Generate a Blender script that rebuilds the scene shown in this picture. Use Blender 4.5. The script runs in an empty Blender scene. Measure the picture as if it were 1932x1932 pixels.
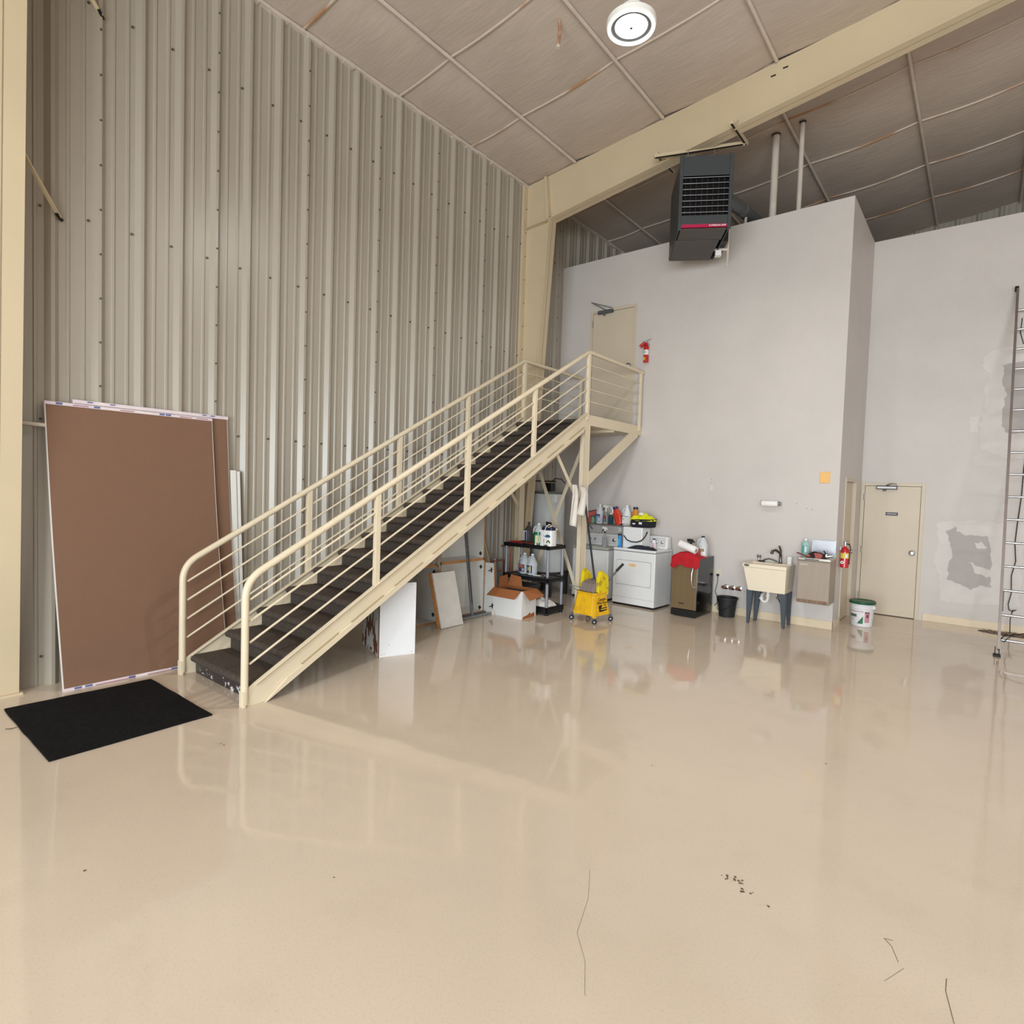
import bpy, bmesh, math, random
from mathutils import Vector, Matrix, noise as mnoise
random.seed(7)
D = bpy.data
S = bpy.context.scene
COL = S.collection
PI = math.pi

# ------------------------------------------------------------------ camera
cam = D.objects.new('camera', D.cameras.new('camera')); COL.objects.link(cam)
cam.data.sensor_width = 36.0; cam.data.sensor_fit = 'HORIZONTAL'
cam.data.lens = 36.0 * 1105.78 / 1932.0
cam.data.clip_start = .05; cam.data.clip_end = 200
yaw, pitch, roll = 0.67725885, -0.04135496, 0.03152485
f = Vector((-math.sin(yaw)*math.cos(pitch), math.cos(yaw)*math.cos(pitch), math.sin(pitch)))
r = Vector((math.cos(yaw), math.sin(yaw), 0)); u = r.cross(f)
r2 = r*math.cos(roll) + u*math.sin(roll); u2 = -r*math.sin(roll) + u*math.cos(roll)
M4 = Matrix.Identity(4)
for i in range(3):
    M4[i][0] = r2[i]; M4[i][1] = u2[i]; M4[i][2] = -f[i]
M4.translation = (0, 0, 1.8)
cam.matrix_world = M4
S.camera = cam

# ------------------------------------------------------------------ world, colour management, daylight through the front door, added right fill
W = D.worlds.new('world'); S.world = W; W.use_nodes = True
bg = W.node_tree.nodes['Background']; bg.inputs[0].default_value = (.80, .88, 1, 1); bg.inputs[1].default_value = .8
S.view_settings.view_transform = 'Standard'; S.view_settings.look = 'None'
S.view_settings.gamma = 1; S.view_settings.use_curve_mapping = False
S.view_settings.exposure = 0.0

def area(name, loc, rot, sx, sy, power, col):
    l = D.lights.new(name, 'AREA'); l.shape = 'RECTANGLE'; l.size = sx; l.size_y = sy; l.energy = power; l.color = col
    o = D.objects.new(name, l); COL.objects.link(o); o.location = loc; o.rotation_euler = rot
    return o
# an overhead door stands open in the front wall (behind the camera), daylight comes in through it
area('daylight_front', (2.3, -6.85, 1.85), (PI/2-.26, 0, 0), 9.2, 3.4, 1600, (.86, .95, 1))
area('fill_right', (14.9, 3.0, 2.15), (PI/2, 0, PI/2), 7.6, 4.1, 110, (.86, .95, 1))  # fill light added on the right to brighten the return wall and rear

# ------------------------------------------------------------------ materials
def lin(c): return tuple(((x/255)/12.92 if x/255 <= .04045 else ((x/255+.055)/1.055)**2.4) for x in c)
_m = {}
def mat(name, rgb, rough=.5, metal=0, var=.06, scale=6, bump=0, bscale=60, rgb2=None, spec=.5, coat=0, trans=0, emit=0, alpha=1, ior=1.45, stretch=None, thr=None):
    if name in _m: return _m[name]
    m = D.materials.new(name); m.use_nodes = True; nt = m.node_tree; N = nt.nodes; L = nt.links
    b = N['Principled BSDF']
    b.inputs['Roughness'].default_value = rough; b.inputs['Metallic'].default_value = metal
    b.inputs['Specular IOR Level'].default_value = spec; b.inputs['IOR'].default_value = ior
    b.inputs['Coat Weight'].default_value = coat; b.inputs['Coat Roughness'].default_value = .08
    b.inputs['Transmission Weight'].default_value = trans; b.inputs['Alpha'].default_value = alpha
    c = lin(rgb)
    tc = N.new('ShaderNodeTexCoord'); mp = N.new('ShaderNodeMapping'); L.new(tc.outputs['Object'], mp.inputs[0])
    if stretch: mp.inputs['Scale'].default_value = stretch
    nz = N.new('ShaderNodeTexNoise'); nz.inputs['Scale'].default_value = scale; nz.inputs['Detail'].default_value = 5; L.new(mp.outputs[0], nz.inputs[0])
    rp = N.new('ShaderNodeValToRGB'); L.new(nz.outputs[0], rp.inputs[0])
    if rgb2 is None:
        c1 = tuple(x*(1-var) for x in c); c2 = tuple(min(1, x*(1+var)) for x in c)
    else:
        c1 = c; c2 = lin(rgb2)
    rp.color_ramp.elements[0].color = (*c1, 1); rp.color_ramp.elements[1].color = (*c2, 1)
    a, d = thr if thr else (.3, .7)
    rp.color_ramp.elements[0].position = a; rp.color_ramp.elements[1].position = d
    L.new(rp.outputs[0], b.inputs['Base Color'])
    if bump:
        n2 = N.new('ShaderNodeTexNoise'); n2.inputs['Scale'].default_value = bscale; L.new(mp.outputs[0], n2.inputs[0])
        bp = N.new('ShaderNodeBump'); bp.inputs['Strength'].default_value = bump; bp.inputs['Distance'].default_value = .01
        L.new(n2.outputs[0], bp.inputs['Height']); L.new(bp.outputs[0], b.inputs['Normal'])
    if emit:
        b.inputs['Emission Color'].default_value = (*c, 1); b.inputs['Emission Strength'].default_value = emit
    _m[name] = m
    return m

def floor_mat():
    m = mat('epoxy_floor', (211, 195, 176), .09, var=.05, scale=.7)
    nt = m.node_tree; N = nt.nodes; L = nt.links; b = N['Principled BSDF']
    tc = N.new('ShaderNodeTexCoord')
    ramp = b.inputs['Base Color'].links[0].from_socket
    def mul(src, fac_node_out, amount):
        mx = N.new('ShaderNodeMix'); mx.data_type = 'RGBA'; mx.blend_type = 'MULTIPLY'
        mx.inputs[7].default_value = (*amount, 1); L.new(src, mx.inputs[6]); L.new(fac_node_out, mx.inputs[0]); return mx.outputs[2]
    n1 = N.new('ShaderNodeTexNoise'); n1.inputs['Scale'].default_value = 90; n1.inputs['Detail'].default_value = 3; L.new(tc.outputs['Object'], n1.inputs[0])
    r1 = N.new('ShaderNodeValToRGB'); r1.color_ramp.elements[0].position = .52; r1.color_ramp.elements[1].position = .75; L.new(n1.outputs[0], r1.inputs[0])
    c = mul(ramp, r1.outputs[0], (.91, .90, .89))
    n2 = N.new('ShaderNodeTexNoise'); n2.inputs['Scale'].default_value = 2.2; n2.inputs['Detail'].default_value = 8; n2.inputs['Roughness'].default_value = .65; L.new(tc.outputs['Object'], n2.inputs[0])
    r3 = N.new('ShaderNodeValToRGB'); r3.color_ramp.elements[0].position = .55; r3.color_ramp.elements[1].position = .8; L.new(n2.outputs[0], r3.inputs[0])
    c = mul(c, r3.outputs[0], (.92, .91, .90))
    # tiny dark specks
    v = N.new('ShaderNodeTexVoronoi'); v.inputs['Scale'].default_value = 2.1; L.new(tc.outputs['Object'], v.inputs[0])
    r4 = N.new('ShaderNodeValToRGB'); r4.color_ramp.elements[0].position = .012; r4.color_ramp.elements[0].color = (1, 1, 1, 1); r4.color_ramp.elements[1].position = .02; r4.color_ramp.elements[1].color = (0, 0, 0, 1)
    L.new(v.outputs['Distance'], r4.inputs[0]); c = mul(c, r4.outputs[0], (.35, .3, .25))
    L.new(c, b.inputs['Base Color'])
    rr = N.new('ShaderNodeMapRange'); rr.inputs[3].default_value = .035; rr.inputs[4].default_value = .085; b.inputs['Specular IOR Level'].default_value = .75; L.new(n2.outputs[0], rr.inputs[0]); L.new(rr.outputs[0], b.inputs['Roughness'])
    n3 = N.new('ShaderNodeTexNoise'); n3.inputs['Scale'].default_value = 5; n3.inputs['Detail'].default_value = 4; L.new(tc.outputs['Object'], n3.inputs[0])
    bp = N.new('ShaderNodeBump'); bp.inputs['Strength'].default_value = .12; bp.inputs['Distance'].default_value = .01; L.new(n3.outputs[0], bp.inputs['Height']); L.new(bp.outputs[0], b.inputs['Normal'])
    return m
FLOOR = floor_mat()
DRY = mat('drywall_paint', (204, 197, 192), .45, var=.035, scale=1.6, bump=.25, bscale=140)
METALW = mat('liner_panel', (164, 155, 141), .34, var=.05, spec=.8, scale=3, stretch=(1, 1, .15))
FRAME = mat('frame_paint', (205, 187, 156), .42, var=.03, scale=2)
STAIR = mat('stair_paint', (220, 205, 178), .38, var=.03, scale=3, bump=.05, bscale=90)
FABRIC = mat('insulation_facing', (196, 182, 170), .6, var=.06, scale=2.5, bump=.35, bscale=9, stretch=(.6, 2.4, 1))
STRAP = mat('strap_white', (206, 194, 182), .5)
SEAM = mat('seam_rust', (200, 186, 172), .6, rgb2=(172, 128, 92), scale=1.1, thr=(.50, .60))
CARPET = mat('carpet', (92, 82, 75), .95, var=.18, scale=40, bump=.8, bscale=350, spec=.1)
BLACK = mat('black_plastic', (22, 22, 23), .45, var=.1)
BLACKG = mat('black_gloss', (12, 12, 13), .15, var=.05)
WHITE = mat('white_enamel', (232, 232, 232), .25, var=.02, coat=.3)
WPLAS = mat('white_plastic', (236, 234, 230), .35, var=.02)
CHROME = mat('chrome', (200, 200, 202), .18, 1)
STEEL = mat('stainless', (186, 182, 176), .32, 1, var=.08, scale=3)
ALU = mat('aluminium', (190, 190, 192), .35, .9, var=.08, scale=20)
GALV = mat('galvanised', (150, 152, 155), .45, .8, var=.2, scale=30)
CREAM = mat('door_paint', (204, 190, 169), .4, var=.025, scale=2)
RED = mat('red_enamel', (190, 20, 28), .25, coat=.4)
SCREW = mat('screw', (96, 88, 78), .5, .5)
DKGREY = mat('dark_grey_metal', (92, 94, 97), .45, .2, var=.05)
BROWNP = mat('gypsum_back_paper', (122, 91, 71), .8, var=.02, scale=9, bump=.15, bscale=60)
GYPW = mat('gypsum_white', (222, 214, 208), .8)
CARD = mat('cardboard', (160, 98, 56), .8, var=.05, scale=12)
MEL = mat('melamine', (224, 222, 216), .4, var=.02)
WOODE = mat('wood_edge', (190, 136, 84), .5, var=.12, scale=20)
RUBB = mat('rubber', (34, 34, 36), .6)
YEL = mat('mop_yellow', (236, 184, 30), .42, rgb2=(205, 150, 28), scale=9, thr=(.45, .75))
INK = mat('ink', (34, 30, 28), .6)
BASEB = mat('baseboard_vinyl', (222, 204, 176), .4, var=.03)
CLEAR = mat('clear_plastic', (232, 236, 238), .22, var=.02, trans=.30, ior=1.2)
LABELW = mat('label_white', (228, 226, 222), .5)
LABELB = mat('label_blue', (40, 44, 96), .5)

# ------------------------------------------------------------------ mesh builder
class MB:
    def __init__(s): s.b = bmesh.new()
    def _add(s, verts, faces):
        vs = [s.b.verts.new(v) for v in verts]
        for fc in faces:
            try: s.b.faces.new([vs[i] for i in fc])
            except ValueError: pass
        return vs
    def box(s, x0, x1, y0, y1, z0, z1, mtx=None):
        v = [Vector((x, y, z)) for z in (z0, z1) for y in (y0, y1) for x in (x0, x1)]
        if mtx: v = [mtx @ q for q in v]
        s._add(v, [(0, 2, 3, 1), (4, 5, 7, 6), (0, 1, 5, 4), (2, 6, 7, 3), (0, 4, 6, 2), (1, 3, 7, 5)]); return s
    def hexa(s, b4, t4):
        s._add(list(b4)+list(t4), [(3, 2, 1, 0), (4, 5, 6, 7), (0, 1, 5, 4), (1, 2, 6, 5), (2, 3, 7, 6), (3, 0, 4, 7)]); return s
    def bar(s, p, q, w, h, up=(0, 0, 1), ext=0):
        p = Vector(p); q = Vector(q); d = (q-p).normalized(); up = Vector(up)
        a = d.cross(up)
        if a.length < 1e-4: a = d.cross(Vector((0, 1, 0)))
        a.normalize(); c = a.cross(d).normalized(); p = p-d*ext; q = q+d*ext
        o = [(-1, -1), (1, -1), (1, 1), (-1, 1)]
        s.hexa([p+a*i*w/2+c*j*h/2 for i, j in o], [q+a*i*w/2+c*j*h/2 for i, j in o]); return s
    def prism(s, pts, axis, lo, hi):
        def P(a, b, t): return {'x': (t, a, b), 'y': (a, t, b), 'z': (a, b, t)}[axis]
        n = len(pts); s._add([P(a, b, lo) for a, b in pts]+[P(a, b, hi) for a, b in pts],
            [tuple(range(n))[::-1], tuple(range(n, 2*n))]+[(i, (i+1) % n, n+(i+1) % n, n+i) for i in range(n)]); return s
    def strip(s, prof, axis, lo, hi):   # open sheet extruded
        def P(a, b, t): return {'x': (t, a, b), 'y': (a, t, b), 'z': (a, b, t)}[axis]
        n = len(prof); s._add([P(a, b, lo) for a, b in prof]+[P(a, b, hi) for a, b in prof], [(i, i+1, n+i+1, n+i) for i in range(n-1)]); return s
    def ring(s, c, ax1, ax2, r1, r2=None, n=16, ph=0):
        r2 = r1 if r2 is None else r2
        return [s.b.verts.new(Vector(c)+Vector(ax1)*r1*math.cos(2*PI*i/n+ph)+Vector(ax2)*r2*math.sin(2*PI*i/n+ph)) for i in range(n)]
    def bridge(s, a, b):
        n = len(a)
        for i in range(n):
            try: s.b.faces.new((a[i], a[(i+1) % n], b[(i+1) % n], b[i]))
            except ValueError: pass
    def cap(s, a, flip=False):
        try: s.b.faces.new(a[::-1] if flip else a)
        except ValueError: pass
    def tube(s, pts, r, n=10, caps=True, closed=False):
        pts = [Vector(p) for p in pts]; R = []; m = len(pts); pa = None
        for i, p in enumerate(pts):
            if closed: t = (pts[(i+1) % m]-pts[i-1]).normalized()
            else: t = ((pts[i+1]-p).normalized() if i == 0 else (p-pts[i-1]).normalized() if i == m-1 else ((p-pts[i-1]).normalized()+(pts[i+1]-p).normalized()).normalized())
            if pa is None:
                a = t.orthogonal().normalized() if abs(t.z) > .9 else t.cross(Vector((0, 0, 1))).normalized()
            else: a = (pa-t*pa.dot(t)).normalized()
            pa = a; rr = r[i] if isinstance(r, (list, tuple)) else r
            sc = 1
            if 0 < i < m-1:
                cs = t.dot((p-pts[i-1]).normalized()); sc = 1/max(.5, cs)
            R.append(s.ring(p, a, t.cross(a), rr*sc, n=n))
        for i in range(m-1): s.bridge(R[i], R[i+1])
        if closed: s.bridge(R[-1], R[0])
        elif caps: s.cap(R[0], True); s.cap(R[-1])
        return s
    def cyl(s, p, q, r1, r2=None, n=16): return s.tube([p, q], [r1, r1 if r2 is None else r2], n)
    def lathe(s, prof, c=(0, 0, 0), n=24, sx=1, sy=1, mtx=None, loop=False):
        R = []
        for rr, z in prof:
            ring = s.ring((c[0], c[1], c[2]+z), (1, 0, 0), (0, 1, 0), max(rr, 1e-4)*sx, max(rr, 1e-4)*sy, n)
            if mtx:
                for v in ring: v.co = mtx @ v.co
            R.append(ring)
        for i in range(len(R)-1): s.bridge(R[i], R[i+1])
        if loop: s.bridge(R[-1], R[0])
        else: s.cap(R[0], True); s.cap(R[-1])
        return s
    def rbox(s, x0, x1, y0, y1, z0, z1, rad, axis='z', n=4):
        A = {'z': (x0, x1, y0, y1, z0, z1), 'y': (x0, x1, z0, z1, y0, y1), 'x': (y0, y1, z0, z1, x0, x1)}[axis]
        a0, a1, b0, b1, lo, hi = A; pts = []
        for cx, cy, st in ((a1-rad, b1-rad, 0), (a0+rad, b1-rad, 1), (a0+rad, b0+rad, 2), (a1-rad, b0+rad, 3)):
            for k in range(n+1):
                t = (st+k/n)*PI/2; pts.append((cx+rad*math.cos(t), cy+rad*math.sin(t)))
        return s.prism(pts, axis, lo, hi)
    def done(s, name, m, parent=None, smooth=False, bevel=0, loc=None, rot=None, norm=True):
        if norm: bmesh.ops.recalc_face_normals(s.b, faces=s.b.faces)
        me = D.meshes.new(name); s.b.to_mesh(me); s.b.free()
        me.materials.append(m)
        if smooth:
            for p in me.polygons: p.use_smooth = True
            try: me.set_sharp_from_angle(angle=math.radians(38))
            except Exception: pass
        o = D.objects.new(name, me); COL.objects.link(o)
        if parent is not None: o.parent = parent
        if loc: o.location = loc
        if rot: o.rotation_euler = rot
        if bevel:
            bv = o.modifiers.new('bevel', 'BEVEL'); bv.width = bevel; bv.segments = 2; bv.limit_method = 'ANGLE'
        return o

def tag(o, label=None, cat=None, group=None, kind=None):
    if label: o['label'] = label
    if cat: o['category'] = cat
    if group: o['group'] = group
    if kind: o['kind'] = kind
    return o
def thing(name, label, cat, loc=(0, 0, 0), rz=0, group=None, rot=None):
    o = D.objects.new(name, None); COL.objects.link(o); o.location = loc; o.rotation_euler = rot or (0, 0, rz)
    o.empty_display_size = .1
    return tag(o, label, cat, group)
def part(name, m, parent, fn, **k):
    b = MB(); fn(b); return b.done(name, m, parent, **k)
def text(name, s, size, m, parent, loc, rot, depth=.0006, bold=0, sx=1):
    c = D.curves.new(name, 'FONT'); c.body = s; c.size = size; c.extrude = depth; c.align_x = 'CENTER'; c.align_y = 'CENTER'; c.offset = bold; c.resolution_u = 3
    t = D.objects.new(name, c); COL.objects.link(t)
    dg = bpy.context.evaluated_depsgraph_get(); dg.update()
    me = D.meshes.new_from_object(t.evaluated_get(dg)); D.objects.remove(t)
    me.materials.clear(); me.materials.append(m)
    o = D.objects.new(name, me); COL.objects.link(o); o.parent = parent; o.location = loc; o.rotation_euler = rot; o.scale = (sx, 1, 1)
    return o
FRONT = (PI/2, 0, 0)      # lettering on a face looking towards -y
def structure(o, label): return tag(o, label, None, None, 'structure')
def dup(root, loc=None, rz=None, label=None):
    r_ = root.copy(); COL.objects.link(r_)
    if loc: r_.location = loc
    if rz is not None: r_.rotation_euler[2] = rz
    if label: r_['label'] = label
    for ch in list(root.children):
        c = ch.copy(); COL.objects.link(c); c.parent = r_
        for g in list(ch.children):
            d = g.copy(); COL.objects.link(d); d.parent = c
    return r_
def share(o, parent, loc=None):
    c = o.copy(); COL.objects.link(c); c.parent = parent
    if loc: c.location = loc
    return c

# ------------------------------------------------------------------ dimensions of the building
XL, XR, YF, YG, RIDGE = -6.15, 15.15, -7.0, 14.5, 4.5
EAVE, SLOPE = 6.766, .1
def roofz(x): return EAVE+SLOPE*((x-XL) if x < RIDGE else (2*RIDGE-XL-x))
YB, YR, XC, ZT = 8.925, 10.72, -1.53, 5.80     # back wall, recessed wall, corner, wall top

# floor
o = part('floor', FLOOR, None, lambda b: b.box(XL-.3, XR+.3, YF-.3, YG+.3, -.2, 0)); structure(o, 'glossy beige epoxy coated concrete floor')
def scuffs(b):
    def ribbon(pts, w):
        pts = [Vector((x, y, .0012)) for x, y in pts]
        for p, q in zip(pts, pts[1:]):
            a = (q-p).normalized().cross(Vector((0, 0, 1)))*w/2
            b._add([p-a, q-a, q+a, p+a], [(0, 1, 2, 3)])
    ribbon([(-1.37, 2.38), (-1.27, 2.2), (-1.2, 2.0), (-1.1, 1.9), (-1.02, 1.77)], .0011)
    ribbon([(-.2, 2.82), (-.23, 2.81), (-.2, 2.78), (-.17, 2.7)], .002)
    ribbon([(-.02, 2.73), (-.02, 2.66), (.01, 2.51)], .0025)
    ribbon([(-.15, 2.68), (-.2, 2.56)], .0012)
    for cx, cy, n, rr in ((-.83, 2.77, 16, .05), (-.75, 2.72, 9, .03), (-.66, 2.68, 4, .02), (-3.94, 1.84, 3, .03), (-3.1, .84, 1, .01), (-2.22, 1.55, 2, .01)):
        for k in range(n):
            x = cx+random.uniform(-rr, rr); y = cy+random.uniform(-rr, rr)*.5; q = random.uniform(.002, .009)
            b._add([(x+q*math.cos(t)*random.uniform(.6, 1.2), y+q*math.sin(t)*random.uniform(.6, 1.2), .0012) for t in [i*PI/3 for i in range(6)]], [tuple(range(6))])
fs = part('scuff_marks', mat('scuff', (120, 104, 86), .7, rgb2=(84, 72, 58), scale=20), o, scuffs); fs['kind'] = 'stuff'
part('floor_joint', mat('joint', (170, 154, 130), .5), o, lambda b: b.box(-1.5, 6, 9.43, 9.434, 0, .0012))

# ---- ribbed liner panels
def panel_profile(n, pitch=.3315):
    pr = []
    for k in range(n):
        c = k*pitch
        pr += [(c-.052, 0), (c-.013, .041), (c+.013, .041), (c+.048, 0)]
        for m_ in (1/3, 2/3):
            q = c+pitch*m_
            pr += [(q-.017, 0), (q-.009, .009), (q+.009, .009), (q+.017, 0)]
    pr.append((n*pitch-.052, 0))
    return pr
def panel_mesh(h, n=3):
    b = MB(); pr = panel_profile(n); b.strip([(x, y) for x, y in pr], 'z', 0, h)
    # little lap edge along the end
    return b
wl = part('wall_left', METALW, None, lambda b: b.box(XL-.12, XL-.01, YF, YG, 0, EAVE)); structure(wl, 'tall ribbed light grey metal wall on the left')
first = None; PW = .3315*3
y = 1.7535-PW*9; 
for m_ in range(24):
    if y > YG: break
    if first is None:
        b = MB(); b.strip([(p[1], p[0]) for p in panel_profile(3)], 'z', 0, EAVE+.02)
        first = b.done('metal_panel', METALW, wl); first.location = (XL, y, 0)
    else: share(first, wl, (XL, y, 0))
    y += PW
def screws(b):
    y = 1.7535-.3315*9
    k = 0
    while y < YB:
        for z in (.25, 2.25, 3.99, 5.81): b.cyl((XL, y+.255, z+.0), (XL+.012, y+.255, z), .011, n=6)
        if k % 3 == 0:
            for j in range(17): b.cyl((XL+.041, y+.004, .3+j*.38), (XL+.050, y+.004, .3+j*.38), .009, n=6)
        y += .3315; k += 1
sc_ = part('panel_screws', SCREW, wl, screws); sc_['kind'] = 'stuff'
# ragged facing trim along the eave
def eave(b):
    y = YF
    while y < YG:
        d = random.uniform(.1, .3); h = random.uniform(.012, .03); q = random.uniform(-.006, .006)
        b.box(XL+.0, XL+.055+q, y, min(YG, y+d), EAVE-h-.01, EAVE+.01); y += d
tr = part('trim_1', STRAP, None, eave); structure(tr, 'ragged pale facing strip where ribbed wall meets ceiling')

# ---- drywall walls with door openings
def slab_y(b, x0, x1, y0, y1, z0, z1, holes):
    xs = sorted({x0, x1, *[h[0] for h in holes], *[h[1] for h in holes]}); zs = sorted({z0, z1, *[h[2] for h in holes], *[h[3] for h in holes]})
    for a, c in zip(xs, xs[1:]):
        for e, g in zip(zs, zs[1:]):
            mx, mz = (a+c)/2, (e+g)/2
            if any(h[0] < mx < h[1] and h[2] < mz < h[3] for h in holes): continue
            b.box(a, c, y0, y1, e, g)
def weld(o):
    bm = bmesh.new(); bm.from_mesh(o.data); bmesh.ops.remove_doubles(bm, verts=bm.verts, dist=1e-5)
    bm.to_mesh(o.data); bm.free(); return o
wb = part('wall_back', DRY, None, lambda b: slab_y(b, XL, XC, YB, YB+.12, 0, ZT, [(-5.53, -4.64, 2.80, 4.92)])); structure(weld(wb), 'tall grey-white drywall wall behind the stair landing and appliances')
wr = part('wall_return', DRY, None, lambda b: [slab_y(b, 0, 1, 0, 1, 0, 1, [])] and None)
D.objects.remove(wr)
def ret(b):
    ys = [YB+.12, 9.40, 10.20, YR]; 
    for a, c in zip(ys, ys[1:]):
        if a == 9.40: b.box(XC-.12, XC, a, c, 2.05, ZT)
        else: b.box(XC-.12, XC, a, c, 0, ZT)
wr = part('wall_corner_return', DRY, None, ret); structure(weld(wr), 'narrow drywall return between back wall and recessed wall')
wf = part('wall_recess', DRY, None, lambda b: slab_y(b, XC-.12, XR, YR, YR+.12, 0, ZT, [(-1.50, -.70, -.01, 2.04)])); structure(weld(wf), 'recessed patched drywall wall behind the ladder')
o = part('ceiling_rooms', DRY, None, lambda b: b.box(XL, XR, YR+.12, YG, ZT-.2, ZT-.05)); structure(o, 'deck over the closed rooms')
D.objects.remove(o)
def deck(b):
    b.box(XL, XC-.12, YB+.12, YG, ZT-.22, ZT-.08); b.box(XC-.12, XR, YR+.12, YG, ZT-.22, ZT-.08)
o = part('ceiling_deck', DRY, None, deck); structure(o, 'unseen flat deck on top of the enclosed rooms, added to block light')  # out of view, added so no light gets in behind the drywall
o = part('wall_gable', METALW, None, lambda b: b.box(XL, XR, YG+.012, YG+.1, 0, 8.0)); structure(o, 'far ribbed gable wall above the rooms')
b = MB(); b.strip([(p[0], -p[1]) for p in panel_profile(3)], 'z', ZT-.2, 8.0); gp = b.done('metal_panel', METALW, o); gp.location = (-3, YG, 0)
for k in range(1, 12): share(gp, o, (-3+k*PW, YG, 0))
# front wall with the open overhead door, right wall with another
o = part('wall_front', METALW, None, lambda b: slab_y(b, XL, XR, YF-.12, YF, 0, 8.0, [(-2.3, 6.9, -.01, 3.7)])); structure(weld(o), 'front wall with wide open overhead doorway')
def rw(b):
    b.box(XR, XR+.12, YF, -.8, 0, 8); b.box(XR, XR+.12, 6.8, YG, 0, 8); b.box(XR, XR+.12, -.8, 6.8, 4.25, 8)
o = part('wall_right', METALW, None, rw); structure(weld(o), 'right wall with open overhead doorway')

mk = part('nail_holes', SCREW, wb, lambda b: [b.cyl((x, YB-.001, z), (x, YB+.002, z), .006, n=6) for x, z in ((-3.27, 2.03), (-3.28, 1.98), (-2.53, 1.73), (-2.05, 1.70), (-1.92, 1.64), (-1.85, 1.63), (-2.70, .37))]); mk['kind'] = 'stuff'
part('filled_spot', mat('filler_spot', (214, 208, 204), .6), wb, lambda b: b.box(-3.285, -3.245, YB-.0012, YB+.001, 1.86, 1.93))
# baseboards
o = part('baseboard_back', BASEB, None, lambda b: (b.box(-3.70, XC+.012, YB-.012, YB, 0, .115), b.box(XC, XC+.012, YB-.012, 9.36, 0, .115)), bevel=.004); structure(o, 'cream vinyl base along the back wall')
o = part('baseboard_recess', BASEB, None, lambda b: b.box(-.64, 6, YR-.012, YR, 0, .11), bevel=.004); structure(o, 'cream vinyl base right of the far door')

# ------------------------------------------------------------------ ceiling: facing panels sagging between straps and purlins
cl = part('ceiling', FABRIC, None, lambda b: (
    b.hexa([(XL-.1, YF, roofz(XL)+.12), (RIDGE, YF, roofz(RIDGE)+.12), (RIDGE, YG, roofz(RIDGE)+.12), (XL-.1, YG, roofz(XL)+.12)],
           [(XL-.1, YF, roofz(XL)+.22), (RIDGE, YF, roofz(RIDGE)+.22), (RIDGE, YG, roofz(RIDGE)+.22), (XL-.1, YG, roofz(XL)+.22)]),
    b.hexa([(RIDGE, YF, roofz(RIDGE)+.02), (XR, YF, roofz(XR)+.02), (XR, YG, roofz(XR)+.02), (RIDGE, YG, roofz(RIDGE)+.02)],
           [(RIDGE, YF, roofz(RIDGE)+.22), (XR, YF, roofz(XR)+.22), (XR, YG, roofz(XR)+.22), (RIDGE, YG, roofz(RIDGE)+.22)]))); structure(cl, 'sloping insulation faced roof underside in large pillowed panels')
SEAMS = [7.76-1.366*k for k in range(11, -1, -1)]
SEAMB = [7.76, 9.02, 10.42, 11.80, 13.14, 14.5]
STRA = [XL, -5.18, -3.74, -2.26, -.80, .65, 2.1, 3.5, RIDGE]
STRB = [XL, -5.37, -3.91, -2.45, -1.0, .245, 1.7, 3.15, RIDGE]
def sag(x, xs):
    for a, c in zip(xs, xs[1:]):
        if a <= x <= c: return math.sin(PI*(x-a)/(c-a))*.055*min(1, (c-a)/1.4)
    return 0
def mkpanel(x0, x1, y0, y1, seed):
    b = MB(); nx, ny = 10, 8; g = []
    for j in range(ny+1):
        row = []
        for i in range(nx+1):
            U = i/nx; V = j/ny; x = x0+(x1-x0)*U; y = y0+(y1-y0)*V
            s_ = math.sin(PI*U)*.035*min(1, (x1-x0)/1.4)
            z = SLOPE*(x-x0) - s_ + .03*(1-math.sin(PI*V)**.6)*0 - .022*math.sin(PI*V)**.7*(.55+.45*math.sin(PI*U)) + .008*mnoise.noise(Vector((x*2, y*2, seed)))
            row.append(b.b.verts.new((x-x0, y-y0, z)))
        g.append(row)
    for j in range(ny):
        for i in range(nx): b.b.faces.new((g[j][i], g[j+1][i], g[j+1][i+1], g[j][i+1]))
    return b
for xs, ys in ((STRA, SEAMS), (STRB, SEAMB)):
    for i, (x0, x1) in enumerate(zip(xs, xs[1:])):
        cache = {}
        for j, (y0, y1) in enumerate(zip(ys, ys[1:])):
            k = (round(y1-y0, 3), j % 3)
            if k in cache: p = share(cache[k], cl)
            else: cache[k] = p = mkpanel(x0, x1, y0, y1, i*7+j).done('insulation_panel', FABRIC, cl, smooth=True, norm=False)
            p.location = (x0, y0, roofz(x0)+.03)
for xs, ya, yb in ((STRA, YF, 7.72), (STRB, 7.82, YG)):
    for x in xs[1:-1]:
        part('support_strap', STRAP, cl, lambda b: b.cyl((x, ya, roofz(x)-.012), (x, yb, roofz(x)-.012), .022, n=8), smooth=True)
for xs, ys in ((STRA, SEAMS[:-1]), (STRB, SEAMB[1:-1])):
    for y in ys:
        def sm(b):
            pts = []
            for x0, x1 in zip(xs, xs[1:]):
                for k in range(8):
                    U = k/8; x = x0+(x1-x0)*U; pts.append((x, y+.012*mnoise.noise(Vector((x*1.5, y, 0))), roofz(x)+.022-math.sin(PI*U)*.038*min(1, (x1-x0)/1.4)))
            b.tube(pts, .014, n=6)
        part('purlin_seam', SEAM, cl, sm, smooth=True)

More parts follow.
